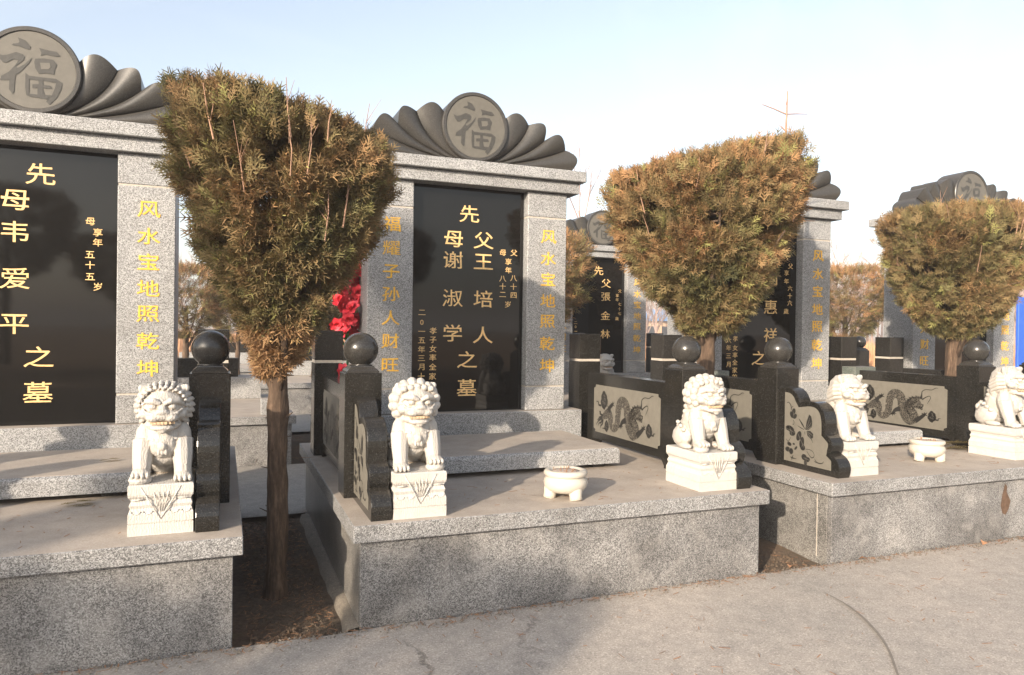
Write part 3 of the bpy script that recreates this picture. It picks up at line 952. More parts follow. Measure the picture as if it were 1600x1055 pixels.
def panel_proto():
    """panel runs along y: 0 (front) .. 1.24 (back), x thickness 0.11"""
    t = empty('dragon_panel')
    ol = [(0, -0.02), (0.06, -0.02), (0.10, 0.03), (1.14, 0.03), (1.18, -0.02), (1.24, -0.02), (1.24, 0.588), (0, 0.588)]
    ol = [(u, v+0.021) for u, v in ol]
    kid(link('body', extrude_outline(ol, 0.11, lambda u, v, d: (-0.055+d, u, v), 'body', M_black, 0.003), t))
    z0 = 0.115
    for s in (-1, 1):
        f = Flat()
        a, b, c, d_ = 0.11, 1.125, z0, z0+0.40
        k = 0.03
        f.poly([(a+k, c), (b-k, c), (b-k, c+k*.6), (b, c+k), (b, d_-k), (b-k, d_-k*.6), (b-k, d_), (a+k, d_), (a+k, d_-k*.6), (a, d_-k), (a, c+k), (a+k, c+k*.6)])
        g = kid(link('carved_inlay', f.mesh('carved_inlay', lambda u, v, h: (s*0.0565, u, v), M_hone), t))
        # picture coordinate u runs from back to front
        for i, (F_, m_) in enumerate(zip(DR, (M_scale, M_eng, M_hone))):
            kid(link('engraving', F_.mesh('engraving', lambda u, v, h: (s*(0.0575+0.0010*i), 1.105-u, z0+0.012+v), m_), g))
    return t
PAN = panel_proto()
PGp = 'black granite side panels carved with a dragon'
place(PAN, 'panel', (2.418, 0.812, H_), 0, 'dragon panel right of the central gravestone, its whole dragon in view', 'panel', PGp)
place(PAN, 'panel', (0.150, 0.812, H_), 0, 'dragon panel at the left of the central grave, seen very obliquely', 'panel', PGp)
place(PAN, 'panel', (-0.665, 0.912, H_), 0, 'dragon panel right side of the leftmost grave, hidden behind its post', 'panel', PGp)
place(PAN, 'panel', (3.305, 0.885, H_), 0, 'dragon panel left of the right grave, partly hidden by lion and wing', 'panel', PGp)
place(PAN, 'panel', (5.50, 0.90, H_), 0, 'dragon panel right of the right grave, behind the white incense burner', 'panel', PGp)
place(PAN, 'panel', (6.42, 1.0, H_), 0, 'dragon panel of the farthest front row grave, only its top edge showing', 'panel', PGp)

# ------------------------------------------------------------------ offering tables
def table(x, y, label):
    t = empty('offering_slab', (x, y, H_), label, 'stone slab', 'thick granite slabs lying before the gravestones')
    bm = bmesh.new()
    bmesh.ops.create_cube(bm, size=1)
    for v in bm.verts: v.co = Vector((v.co.x*1.46, 0.47+v.co.y*0.94, 0.09+v.co.z*0.11))
    es = [e for e in bm.edges if all(v.co.z > 0.09 for v in e.verts)]
    bmesh.ops.bevel(bm, geom=es, offset=0.028, segments=3, affect='EDGES', profile=0.5)
    kid(link('slab', bm_mesh('slab', bm, M_granL), t))
    for sx in (-0.6, 0.6):
        for sy in (0.12, 0.8):
            kid(link('foot', box(sx-0.05, sx+0.05, sy-0.05, sy+0.05, 0.001, 0.034, 0, M_black), t))
    return t
table(1.30, 0.93, 'thick granite slab lying behind the incense burner on the central grave')
table(-1.78, 1.0, 'thick granite slab on the leftmost grave with dry twigs on top')
table(4.40, 1.0, 'thick granite slab on the right grave, behind its white burner')

# ------------------------------------------------------------------ lions
def tube_mesh(bm, pts, rs, n=10):
    P = [Vector(p) for p in pts]
    rings = []
    for i, p in enumerate(P):
        d = (P[min(i+1, len(P)-1)]-P[max(i-1, 0)]).normalized()
        a = d.orthogonal().normalized()
        b = d.cross(a)
        rings.append([bm.verts.new(p+rs[i]*(math.cos(2*PI*k/n)*a+math.sin(2*PI*k/n)*b)) for k in range(n)])
    for i in range(len(P)-1):
        for k in range(n):
            bm.faces.new((rings[i][k], rings[i][(k+1) % n], rings[i+1][(k+1) % n], rings[i+1][k]))
    bm.faces.new(rings[0][::-1])
    bm.faces.new(rings[-1])

def ell3(bm, c, r_, rot=(0, 0, 0), sub=2):
    from mathutils import Euler
    m = Matrix.Translation(c) @ Euler(rot).to_matrix().to_4x4() @ Matrix.Diagonal((*r_, 1))
    bmesh.ops.create_icosphere(bm, subdivisions=sub, radius=1, matrix=m)

def remesh(bm, voxel, smooth_it, name, m):
    me = bpy.data.meshes.new('tmp')
    bm.to_mesh(me)
    bm.free()
    o = bpy.data.objects.new('tmp', me)
    COL.objects.link(o)
    md = o.modifiers.new('r', 'REMESH')
    md.mode = 'VOXEL'
    md.voxel_size = voxel
    md.use_smooth_shade = True
    if smooth_it:
        s = o.modifiers.new('s', 'SMOOTH')
        s.factor = 0.5
        s.iterations = smooth_it
    bpy.context.view_layer.update()
    out = bpy.data.meshes.new_from_object(o.evaluated_get(bpy.context.evaluated_depsgraph_get()))
    bpy.data.objects.remove(o)
    out.name = name
    out.materials.clear()
    out.materials.append(m)
    return out

def lion_body(style, seed):
    rnd = random.Random(seed)
    bm = bmesh.new()
    E_ = lambda c, r_, rot=(0, 0, 0), sub=2: ell3(bm, c, r_, rot, sub)
    # trunk leaning back to the haunches
    E_((0, 0.085, 0.095), (0.108, 0.105, 0.098))
    E_((0, 0.03, 0.165), (0.100, 0.105, 0.125), (R(-18), 0, 0))
    E_((0, -0.045, 0.205), (0.098, 0.080, 0.098))
    E_((0, -0.080, 0.180), (0.075, 0.055, 0.078))
    E_((0, -0.03, 0.13), (0.088, 0.07, 0.072))
    for s in (-1, 1):
        E_((s*0.088, 0.075, 0.075), (0.045, 0.092, 0.074), (R(-12), 0, 0))
        E_((s*0.108, 0.01, 0.020), (0.028, 0.062, 0.021))
        E_((s*0.075, -0.052, 0.195), (0.050, 0.052, 0.088))
        tube_mesh(bm, [(s*0.080, -0.062, 0.19), (s*0.086, -0.085, 0.12), (s*0.088, -0.105, 0.06), (s*0.090, -0.118, 0.015)], [0.053, 0.046, 0.039, 0.040])
        lift = 0.0
        if style == 'curly' and s == 1: lift = 0.028
        if style == 'spiky' and s == -1: lift = 0.02
        if lift: E_((s*0.092, -0.130, 0.018), (0.052, 0.048, 0.028))
        E_((s*0.090, -0.128, 0.026+lift), (0.043, 0.044, 0.027))
        for k in range(4):
            E_((s*0.090+(k-1.5)*0.0205, -0.163+0.006*abs(k-1.5), 0.020+lift), (0.0105, 0.021, 0.017))
        # cloud curl at the elbow
        for k in range(3):
            E_((s*0.118, 0.02+0.03*k, 0.12+0.022*k), (0.012, 0.017, 0.013))
    # bib, collar and bell
    for i in range(15):
        a = PI*(i/14)
        E_((0.088*math.cos(a), -0.045-0.075*math.sin(a), 0.225-0.030*math.sin(a)), (0.013, 0.013, 0.008))
    E_((0, -0.128, 0.168), (0.021, 0.018, 0.022))
    for k in range(3): E_(((k-1)*0.015, -0.130, 0.143), (0.008, 0.008, 0.018))
    # head
    E_((0, -0.060, 0.345), (0.104, 0.098, 0.094))
    E_((0, -0.035, 0.405), (0.080, 0.075, 0.050))
    E_((0, -0.118, 0.316), (0.086, 0.052, 0.042))                # muzzle
    E_((0, -0.150, 0.318), (0.070, 0.034, 0.030))
    for s in (-1, 1): E_((s*0.036, -0.157, 0.307), (0.034, 0.026, 0.021))   # upper lip pads
    E_((0, -0.172, 0.335), (0.028, 0.018, 0.016))               # nose
    for s in (-1, 1): E_((s*0.019, -0.170, 0.330), (0.014, 0.014, 0.011))
    tube_mesh(bm, [(0, -0.155, 0.345), (0, -0.135, 0.38), (0, -0.10, 0.415)], [0.020, 0.017, 0.02])
    E_((0, -0.135, 0.258), (0.056, 0.040, 0.019))               # jaw
    E_((0, -0.100, 0.268), (0.078, 0.042, 0.028))
    E_((0, -0.155, 0.248), (0.022, 0.014, 0.018))
    for s in (-1, 1):
        # heavy brow ridges sweeping outwards
        tube_mesh(bm, [(s*0.008, -0.158, 0.372), (s*0.035, -0.158, 0.386), (s*0.066, -0.138, 0.384), (s*0.088, -0.108, 0.366)], [0.010, 0.015, 0.015, 0.009])
        E_((s*0.042, -0.146, 0.358), (0.019, 0.014, 0.014))     # eye
        E_((s*0.076, -0.105, 0.322), (0.030, 0.036, 0.028))     # cheek
        tube_mesh(bm, [(s*0.035, -0.172, 0.322), (s*0.064, -0.158, 0.328), (s*0.084, -0.13, 0.345)], [0.007, 0.009, 0.006])
        # ears
        E_((s*0.082, -0.055, 0.425), (0.026, 0.018, 0.034), (0, s*0.5, 0))
        E_((s*0.098, -0.060, 0.438), (0.015, 0.012, 0.018))
    # mane
    if style == 'spiky':
        for ring, (yy, rad, rr) in enumerate(((-0.085, 0.108, 0.017), (-0.055, 0.120, 0.019), (-0.018, 0.122, 0.021), (0.02, 0.112, 0.022))):
            nn = 22
            for i in range(nn):
                a = -0.62*PI+2.24*PI*(i/(nn-1)) - 0.12*PI + (0.05 if ring % 2 else 0)
                a = R(-50)+R(280)*i/(nn-1)
                c = Vector((rad*math.cos(a), yy, 0.350+rad*0.93*math.sin(a)))
                o = Vector((math.cos(a)*0.45, 0.9, math.sin(a)*0.45-0.3)).normalized()
                tube_mesh(bm, [c-o*0.022, c, c+o*0.03], [rr*0.45, rr*0.62, rr*0.2], 6)
        for i in range(16):
            a = R(-40)+R(260)*i/15
            E_((0.075*math.cos(a), 0.045, 0.345+0.085*math.sin(a)), (0.024, 0.03, 0.024))
        for k in range(7): E_(((k-3)*0.022, -0.085+abs(k-3)*0.006, 0.438-abs(k-3)*0.004), (0.010, 0.025, 0.012))
    elif style == 'curly':
        for ring, (yy, rad, rr, nn) in enumerate(((-0.070, 0.112, 0.025, 14), (-0.025, 0.116, 0.027, 13), (0.022, 0.100, 0.028, 11), (0.055, 0.070, 0.028, 8))):
            for i in range(nn):
                a = R(-52)+R(284)*i/(nn-1)+(0.11 if ring % 2 else 0)
                c = (rad*0.97*math.cos(a), yy, 0.350+rad*0.90*math.sin(a))
                E_(c, (rr*1.05, rr*1.1, rr*1.05), (0, 0, 0), 2)
        for k in range(5): E_(((k-2)*0.036, -0.098, 0.436-abs(k-2)*0.006), (0.020, 0.018, 0.017))
    else:
        E_((0, 0.0, 0.36), (0.108, 0.085, 0.10))
        for i in range(18):
            a = R(-45)+R(270)*i/17
            tube_mesh(bm, [(0.095*math.cos(a), -0.07, 0.35+0.098*math.sin(a)), (0.105*math.cos(a), -0.02, 0.345+0.10*math.sin(a)), (0.095*math.cos(a), 0.045, 0.31+0.085*math.sin(a))], [0.013, 0.017, 0.015], 8)
        E_((0, 0.03, 0.26), (0.095, 0.06, 0.08))
    # mane lower fall on the back, tail
    for k in range(5):
        for s in (-1, 0, 1):
            E_((s*0.055, 0.055+0.008*k, 0.30-0.035*k), (0.03, 0.03, 0.022))
    tube_mesh(bm, [(0, 0.17, 0.03), (0, 0.195, 0.08), (0, 0.19, 0.13), (0, 0.165, 0.17)], [0.018, 0.024, 0.028, 0.02])
    for s in (-1, 1): E_((s*0.035, 0.175, 0.13), (0.025, 0.022, 0.028))
    # low plinth rock under belly
    E_((0, 0.03, 0.0), (0.115, 0.15, 0.012))
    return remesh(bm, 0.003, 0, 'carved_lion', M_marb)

def lion_proto(style, seed):
    t = empty('stone_lion')
    body = kid(link('lion_body', lion_body(style, seed), t, (0, 0.005, 0.2325)))
    bm = bmesh.new()
    for k in range(7):
        x = (k-3)*0.0155
        y = -0.166+abs(k-3)**2*0.0022
        m = Matrix.Translation((x, y, 0.2825)) @ Matrix.Diagonal((0.013, 0.010, 0.013, 1))
        bmesh.ops.create_cube(bm, size=1, matrix=m)
    kid(link('teeth', bm_mesh('teeth', bm, M_tooth), body, (0, 0.0, 0)))
    prof = [(0.001, 0), (0.054, 0), (0.0555, 0.004), (0.059, 0.004), (0.0605, 0.0), (0.085, 0.0005), (0.10, 0.001), (0.112, 0.006), (0.125, 0.010), (0.14, 0.005), (0.148, 0.008), (0.158, 0.0125), (0.17, 0.009), (0.18, 0.001), (0.183, 0.0), (0.184, 0.003), (0.187, 0.003), (0.188, 0.0), (0.229, 0.0), (0.234, 0.005)]
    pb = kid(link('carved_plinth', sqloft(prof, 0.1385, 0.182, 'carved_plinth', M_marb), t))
    f = bmesh.new()
    def ridge(a, b, r_=0.0035, y=-0.1835):
        tube_mesh(f, [(a[0], y, a[1]), ((a[0]+b[0])/2, y, (a[1]+b[1])/2), (b[0], y, b[1])], [r_*0.7, r_, r_*0.6], 6)
    ridge((-0.085, 0.225), (0.0, 0.075))
    ridge((0.085, 0.225), (0.0, 0.075))
    for dx in (-0.03, -0.008, 0.014, 0.034):
        ridge((dx, 0.20), (dx*0.3, 0.11), 0.003)
    for s in (-1, 1):
        for c in (0.055, 0.105):
            for k in range(5):
                a0, a1 = PI+PI*k/5, PI+PI*(k+1)/5
                ridge((s*c+0.02*math.cos(a0), 0.115+0.016*math.sin(a0)), (s*c+0.02*math.cos(a1), 0.115+0.016*math.sin(a1)), 0.0028, -0.181)
        ridge((s*0.12, 0.165), (s*0.07, 0.168), 0.004, -0.176)
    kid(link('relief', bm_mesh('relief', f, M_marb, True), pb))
    return t
LS = {s: lion_proto(s, i) for i, s in enumerate(('spiky', 'curly', 'smooth'))}
LG = 'white marble guardian lions'
LF = [('spiky', (-0.862, 0.335, H_), 1, 'white marble lion with spiky mane on the leftmost grave, nearest the camera'),
      ('curly', (0.347, 0.235, H_), 1, 'white marble lion with curled mane at the left of the central grave'),
      ('curly', (2.238, 0.272, H_), -1, 'white marble lion at the central grave right side, seen from its side'),
      ('smooth', (3.503, 0.338, H_), 1, 'smooth maned white lion on the right grave beside the flower carved wing'),
      ('smooth', (5.330, 0.425, H_), 1.06, 'white marble lion cut off by the right photo edge'),
      ('spiky', (-2.66, 0.335, H_), -1, 'white marble lion at the far left end of the leftmost grave')]
for st, loc, sx, lab in LF:
    place(LS[st], 'lion'+st, loc, 0, lab, 'stone lion', LG, (sx, 1, 1) if sx in (1, -1) else (sx, sx, sx))

# ------------------------------------------------------------------ incense burners
def burner_proto():
    t = empty('incense_burner')
    prof = [(0.03, 0.036), (0.085, 0.036), (0.108, 0.048), (0.124, 0.070), (0.129, 0.092), (0.124, 0.112), (0.113, 0.121), (0.111, 0.126), (0.121, 0.131), (0.127, 0.140), (0.127, 0.152), (0.121, 0.161), (0.108, 0.165), (0.090, 0.163), (0.084, 0.154)]
    kid(link('bowl', lathe(prof, 40, 'bowl', M_burn), t))
    k = lathe([(0.0838, 0.148), (0.0838, 0.155), (0.05, 0.1565), (0.001, 0.158)], 24, 'ash', M_ash)
    a = kid(link('ash', k, t))
    bm = bmesh.new()
    rnd = random.Random(3)
    for i in range(26):
        x, y = rnd.uniform(-0.06, 0.06), rnd.uniform(-0.06, 0.06)
        tube_mesh(bm, [(x, y, 0.152), (x+rnd.uniform(-.008, .008), y, 0.162+rnd.random()*0.012)], [0.0015, 0.0015], 4)
    kid(link('incense_stubs', bm_mesh('incense_stubs', bm, M_dry), a))
    for k in range(3):
        aa = R(-75+120*k)
        V = [(0, 0, 0)]
        bm = bmesh.new()
        tube_mesh(bm, [(0.075, 0, 0.085), (0.086, 0, 0.05), (0.090, 0, 0.022), (0.094, 0, 0.001)], [0.040, 0.042, 0.036, 0.038], 16)
        kid(link('leg', bm_mesh('leg', bm, M_burn, True), t, (0, 0, 0), (0, 0, aa)))
    return t
BU = burner_proto()
BG = 'cream three legged incense burners'
place(BU, 'burner', (1.262, 0.235, H_), 0, 'cream incense burner on the central grave, ash and stubs inside', 'incense burner', BG)
place(BU, 'burner', (4.495, 0.46, H_), R(20), 'cream incense burner on the right grave, before the dragon panel', 'incense burner', BG)

# grey blocks flanking the right stone
for (a, b, c, d_, e, lab) in ((5.385, 5.67, 1.98, 2.15, 1.165, 'greenish grey stone block behind the smooth maned lion head'), (3.40, 3.56, 1.66, 1.9, 1.16, 'small grey stone block behind the panel left of the right gravestone')):
    me = box(a, b, c, d_, H_+0.001, e, 0.004, black('greenish polished block', 0.2, (0.07, 0.085, 0.078), 0.2, 0.25))
    o = tag(link('stone_block', me), lab, 'stone block')
# ------------------------------------------------------------------ trees
def frond_template(nb, rnd, L=1.0):
    """fern like spray in local x(out) z(side) plane, unit length; returns quads verts (n,4,3)"""
    Q = []
    def strip(p, q, w):
        p, q = np.array(p), np.array(q)
        d = q-p
        s = np.array([-d[1], d[0], 0])
        s = s/np.linalg.norm(s)*w/2
        Q.append([p+s, p-s, q-s*0.4, q+s*0.4])
    strip((0, 0, 0), (0.5, 0.02, 0.04), 0.035)
    strip((0.5, 0.02, 0.04), (1.0, 0.0, -0.02), 0.05)
    for k in range(nb):
        x = 0.18+0.75*k/nb
        l = 0.40*(1-0.55*k/nb)
        for s in (-1, 1):
            a = R(40+rnd.uniform(-8, 8))*s
            zz = rnd.uniform(-0.14, 0.14)
            p = (x, 0, 0.03)
            q = (x+l*math.cos(a), l*math.sin(a), 0.03+zz)
            strip(p, q, 0.046)
            if nb > 3 and k < nb-2:
                for m_, s2 in ((0.5, 1), (0.62, -1)):
                    pm = (x+l*m_*math.cos(a), l*m_*math.sin(a), 0.03+zz*m_)
                    a2 = a+s2*R(42)
                    l2 = l*0.50
                    strip(pm, (pm[0]+l2*math.cos(a2), pm[1]+l2*math.sin(a2), pm[2]+rnd.uniform(-.04, .04)), 0.040)
    return np.array(Q)

def foliage_mesh(name, count, prof, seed, size=(0.12, 0.20), nb=5, tilt=(0, 0), rust=0.5, squash=1.0, gap=0.0, lows=0.0):
    """prof: list (z, radius). Points fill shell of the volume."""
    rs = np.random.RandomState(seed)
    rnd = random.Random(seed)
    zs = np.array([p[0] for p in prof])
    rr = np.array([p[1] for p in prof])
    tm = [frond_template(nb, rnd) for _ in range(4)]
    P, D, S, Cc = [], [], [], []
    tries = 0
    ztop = zs.max()
    cum = np.cumsum(rr[:-1]+rr[1:])
    while len(P) < count and tries < count*12:
        tries += 1
        z = rs.uniform(zs.min(), ztop)
        Rr = np.interp(z, zs, rr)
        if rs.rand() > Rr/rr.max()*1.05+0.05: continue
        a = rs.uniform(0, 2*PI)
        lump = 1+0.13*noise.noise(Vector((math.cos(a)*1.6+seed, math.sin(a)*1.6, z*2.2)))+0.12*noise.noise(Vector((math.cos(a)*4+seed, math.sin(a)*4, z*5.5)))
        f = 1-abs(rs.normal(0, 0.20))
        topdist = (ztop-z)
        if topdist < 0.16: f = math.sqrt(rs.rand())
        if rs.rand() < 0.035: f = rs.uniform(1.0, 1.09)
        if f < 0.12: continue
        r_ = Rr*f*lump
        p = np.array([r_*math.cos(a), r_*math.sin(a)*squash, z])
        zt = tilt[0]*p[0]+tilt[1]*p[1]
        p[2] += zt*(z-zs.min())/(ztop-zs.min())
        g = noise.noise(Vector((p[0]*5.5+seed, p[1]*5.5, p[2]*5.5)))
        if (g < -0.12+gap or noise.noise(Vector((p[0]*12+seed, p[1]*12, p[2]*12))) < -0.30) and topdist > 0.1: continue
        P.append(p)
        k = (z-zs.min())/(ztop-zs.min())
        o = np.array([math.cos(a)*0.9, math.sin(a)*0.9, -0.28+1.25*k**1.3])+rs.normal(0, 0.42, 3)
        if topdist < 0.14: o = np.array([math.cos(a)*0.3, math.sin(a)*0.3, 1.0])+rs.normal(0, 0.35, 3)
        D.append(o/np.linalg.norm(o))
        S.append(rs.uniform(*size)*(1.0 if topdist > 0.1 else 0.9))
        n1 = noise.noise(Vector((p[0]*3+9+seed, p[1]*3, p[2]*3)))
        t = rs.rand()*0.55+0.42*(n1+0.5)+rust*0.25*(k*1.2-0.3)
        OL, DG, BR, RU, YG = np.array([.150, .135, .058]), np.array([.066, .070, .034]), np.array([.205, .148, .072]), np.array([.32, .188, .090]), np.array([.26, .25, .09])
        if t < 0.25: c = DG+(OL-DG)*t/0.25
        elif t < 0.6: c = OL+(BR-OL)*(t-0.25)/0.35
        else: c = BR+(RU-BR)*min(1, (t-0.6)/0.3)*rust*1.3
        if rs.rand() < 0.06: c = YG
        if lows and p[2] < lows: c = c*0.4+np.array([.44, .25, .13])*0.6
        Cc.append(c*rs.uniform(0.65, 1.35))
    P, D, S, Cc = map(np.array, (P, D, S, Cc))
    n = len(P)
    side = np.cross(D, rs.normal(0, 1, (n, 3)))
    side /= np.linalg.norm(side, axis=1)[:, None]
    nor = np.cross(D, side)
    which = rs.randint(0, 4, n)
    VV, CC = [], []
    for w_ in range(4):
        m = which == w_
        T = tm[w_]                                   # q,4,3
        v = (T[None, :, :, 0, None]*D[m][:, None, None, :]+T[None, :, :, 1, None]*side[m][:, None, None, :]+T[None, :, :, 2, None]*nor[m][:, None, None, :])*S[m][:, None, None, None]
        v = v+P[m][:, None, None, :]-D[m][:, None, None, :]*S[m][:, None, None, None]*0.4
        # droop
        VV.append(v.reshape(-1, 3))
        CC.append(np.repeat(Cc[m], T.shape[0]*4, axis=0))
    V = np.concatenate(VV)
    C = np.concatenate(CC)
    nq = len(V)//4
    me = bpy.data.meshes.new(name)
    me.vertices.add(len(V))
    me.vertices.foreach_set('co', V.ravel())
    me.loops.add(nq*4)
    me.loops.foreach_set('vertex_index', np.arange(nq*4))
    me.polygons.add(nq)
    me.polygons.foreach_set('loop_start', np.arange(nq)*4)
    me.polygons.foreach_set('loop_total', np.full(nq, 4))
    me.update()
    at = me.color_attributes.new('tint', 'FLOAT_COLOR', 'POINT')
    at.data.foreach_set('color', np.concatenate([C, np.ones((len(C), 1))], axis=1).ravel())
    me.materials.append(M_leaf)
    return me

def tube_np(bm, pts, rs, n=8): tube_mesh(bm, pts, rs, n)

def trunk_mesh(h, r0, r1, seed, zsplit=1.35, nl=9, spread=0.45, ztop=2.7, lean=(0, 0), sides=26):
    rnd = random.Random(seed)
    bm = bmesh.new()
    n = sides
    rings = []
    K = 60
    for i in range(K+1):
        t = i/K
        z = -0.05+(h+0.05)*t
        r_ = r0+(r1-r0)*t
        if t < 0.08: r_ *= 1+0.25*(1-t/0.08)
        if abs(z-1.02) < 0.10: r_ *= 1+0.22*(1-abs(z-1.02)/0.10)
        cx = lean[0]*t+0.012*noise.noise(Vector((z*2, seed, 0)))
        cy = lean[1]*t
        ring = []
        for k in range(n):
            a = 2*PI*k/n
            rr = r_*(1+0.14*noise.noise(Vector((math.cos(a)*1.5, math.sin(a)*1.5, z*2.5+seed)))+0.05*math.sin(3*a+z*2)+0.10*noise.noise(Vector((math.cos(a)*4, math.sin(a)*4, z*9+seed))))
            ring.append(bm.verts.new((cx+rr*math.cos(a), cy+rr*math.sin(a), z)))
        rings.append(ring)
    for i in range(K):
        for k in range(n):
            bm.faces.new((rings[i][k], rings[i][(k+1) % n], rings[i+1][(k+1) % n], rings[i+1][k]))
    bm.faces.new(rings[-1])
    # limbs
    lb = bmesh.new()
    for k in range(nl):
        a = 2*PI*k/nl+rnd.uniform(-.3, .3)
        z0 = zsplit+rnd.uniform(-0.15, 0.5)
        e = spread*rnd.uniform(0.5, 1.0)
        zt = ztop-rnd.uniform(0.1, 0.45)
        p0 = Vector((lean[0]*z0/h, lean[1]*z0/h, z0))
        p1 = p0+Vector((math.cos(a)*e*0.55, math.sin(a)*e*0.55, (zt-z0)*0.4))
        p2 = Vector((math.cos(a)*e, math.sin(a)*e, zt))
        tube_mesh(lb, [p0, p1, (p1+p2)/2+Vector((0.02, 0, 0.02)), p2], [r1*0.55, r1*0.35, r1*0.22, 0.006], 6)
        for q in range(3):
            s = p1.lerp(p2, rnd.random())
            d = Vector((rnd.uniform(-1, 1), rnd.uniform(-1, 1), rnd.uniform(0, 1)))*0.2
            tube_mesh(lb, [s, s+d*0.5, s+d], [0.009, 0.006, 0.003], 5)
    for k in range(18):
        a, z = rnd.uniform(0, 2*PI), rnd.uniform(0.25, 1.3)
        rr = r0+(r1-r0)*z/h
        p = Vector((lean[0]*z/h+rr*0.8*math.cos(a), rr*0.8*math.sin(a), z))
        q = p+Vector((math.cos(a), math.sin(a), rnd.uniform(-.3, .8)))*rnd.uniform(0.02, 0.055)
        tube_mesh(bm, [p, q], [rnd.uniform(0.003, 0.009), 0.002], 5)
    return bm_mesh('trunk', bm, M_bark, True), bm_mesh('limbs', lb, M_bark, True)

def twig_mesh(prof, count, seed, tilt=(0, 0), lens=(0.15, 0.4)):
    """bare pinkish twigs poking along the crown's outside"""
    rnd = random.Random(seed)
    zs = [p[0] for p in prof]
    rr = [p[1] for p in prof]
    bm = bmesh.new()
    for i in range(count):
        a = rnd.uniform(0, 2*PI)
        z = rnd.uniform(zs[-1]-0.55, zs[-1]-0.05)
        r_ = np.interp(z, zs, rr)*rnd.uniform(0.88, 1.0)
        l = rnd.uniform(*lens)
        x, y = r_*math.cos(a), r_*math.sin(a)
        zt = z+tilt[0]*x+tilt[1]*y
        p = Vector((x*0.93, y*0.93, zt-l*0.5))
        q = p+Vector((x*0.08+rnd.uniform(-.04, .04), y*0.08+rnd.uniform(-.04, .04), l))
        m = p.lerp(q, 0.5)+Vector((rnd.uniform(-.015, .015), rnd.uniform(-.015, .015), 0))
        w_ = rnd.uniform(0.0025, 0.0048)
        tube_mesh(bm, [p, m, q], [w_, w_*0.8, w_*0.4], 5)
        for k in range(rnd.randint(0, 3)):
            s = p.lerp(q, rnd.uniform(0.3, 0.8))
            d = Vector((rnd.uniform(-1, 1)*0.5, rnd.uniform(-1, 1)*0.5, 0.8))*l*0.4
            tube_mesh(bm, [s, s+d], [w_*0.6, w_*0.25], 4)
    return bm_mesh('bare_twigs', bm, M_twig)

TG = 'sheared brown green cypress trees'
def tree(loc, label, prof, count, seed, tilt, trunk, size=(0.11, 0.17), nb=5, rust=0.6, twigs=30, squash=1.0, gap=0.0, lows=0.0):
    t = empty('cypress_tree', loc, label, 'tree', TG)
    tr, lb = trunk_mesh(*trunk[:3], seed, **trunk[3])
    kid(link('trunk', tr, t))
    kid(link('limbs', lb, t))
    kid(link('crown', foliage_mesh('crown', count, prof, seed, size, nb, tilt, rust, squash, gap, lows), t))
    if twigs: kid(link('bare_twigs', twig_mesh(prof, twigs, seed, tilt), t))
    return t
pr1 = [(1.24, 0.06), (1.32, 0.09), (1.45, 0.14), (1.60, 0.21), (1.75, 0.29), (1.95, 0.40), (2.15, 0.48), (2.38, 0.55), (2.56, 0.58), (2.66, 0.56)]
T1 = tree((-0.31, 0.74, 0), 'big sheared cypress between leftmost and central graves, bare lower trunk', pr1, 14500, 3, (-0.24, 0.0), (2.2, 0.059, 0.047, dict(zsplit=1.2, spread=0.38, ztop=2.5)), twigs=40, lows=1.5, squash=0.85)
pr2 = [(1.50, 0.12), (1.62, 0.24), (1.76, 0.38), (1.92, 0.50), (2.1, 0.60), (2.38, 0.69), (2.66, 0.74), (2.86, 0.71)]
T2 = tree((2.93, 1.14, 0), 'widest sheared cypress between central and right graves, one bare shoot on top', pr2, 17000, 8, (0.24, 0.0), (2.1, 0.085, 0.05, dict(zsplit=1.25, spread=0.6, ztop=2.55, lean=(-0.03, 0))), size=(0.115, 0.18), twigs=32, rust=0.85, squash=0.85)
pr3 = [(1.52, 0.12), (1.64, 0.30), (1.78, 0.43), (1.98, 0.53), (2.3, 0.60), (2.55, 0.62), (2.68, 0.57)]
T3 = tree((5.93, 1.32, 0), 'sheared cypress at the right edge in front of the farthest gravestone', pr3, 13500, 21, (0.02, 0.0), (2.0, 0.095, 0.05, dict(zsplit=1.25, spread=0.65, ztop=2.6)), size=(0.115, 0.18), twigs=28, rust=0.6, squash=0.9)
# bare shoot above the middle tree
bm = bmesh.new()
sp = Vector((0.70, -0.05, 2.92))
tube_mesh(bm, [sp, sp+Vector((0.0, 0, 0.25)), sp+Vector((0.01, 0, 0.55))], [0.013, 0.009, 0.005], 5)
for z_, dx, dz in ((0.15, 0.05, 0.05), (0.22, -0.05, 0.06), (0.32, 0.04, 0.04), (0.36, -0.22, 0.06), (0.36, 0.25, 0.04), (0.44, 0.04, 0.04), (-0.5, 0.35, 0.02)):
    s = sp+Vector((0, 0, z_))
    tube_mesh(bm, [s, s+Vector((dx*0.5, 0.02, dz*0.6)), s+Vector((dx, 0.03, dz))], [0.006, 0.005, 0.0035], 4)
kid(link('bare_shoot', bm_mesh('bare_shoot', bm, M_twig), T2))
pr4 = [(1.35, 0.15), (1.55, 0.45), (1.9, 0.75), (2.3, 0.85), (2.6, 0.85), (2.8, 0.7)]
TB = tree((3.22, 5.5, 0), 'brown cypress just left of the distant second row gravestone', pr4, 5200, 31, (0, 0), (2.0, 0.07, 0.04, dict(zsplit=1.2, spread=0.6, ztop=2.5)), size=(0.13, 0.2), nb=3, twigs=0, rust=1.2)
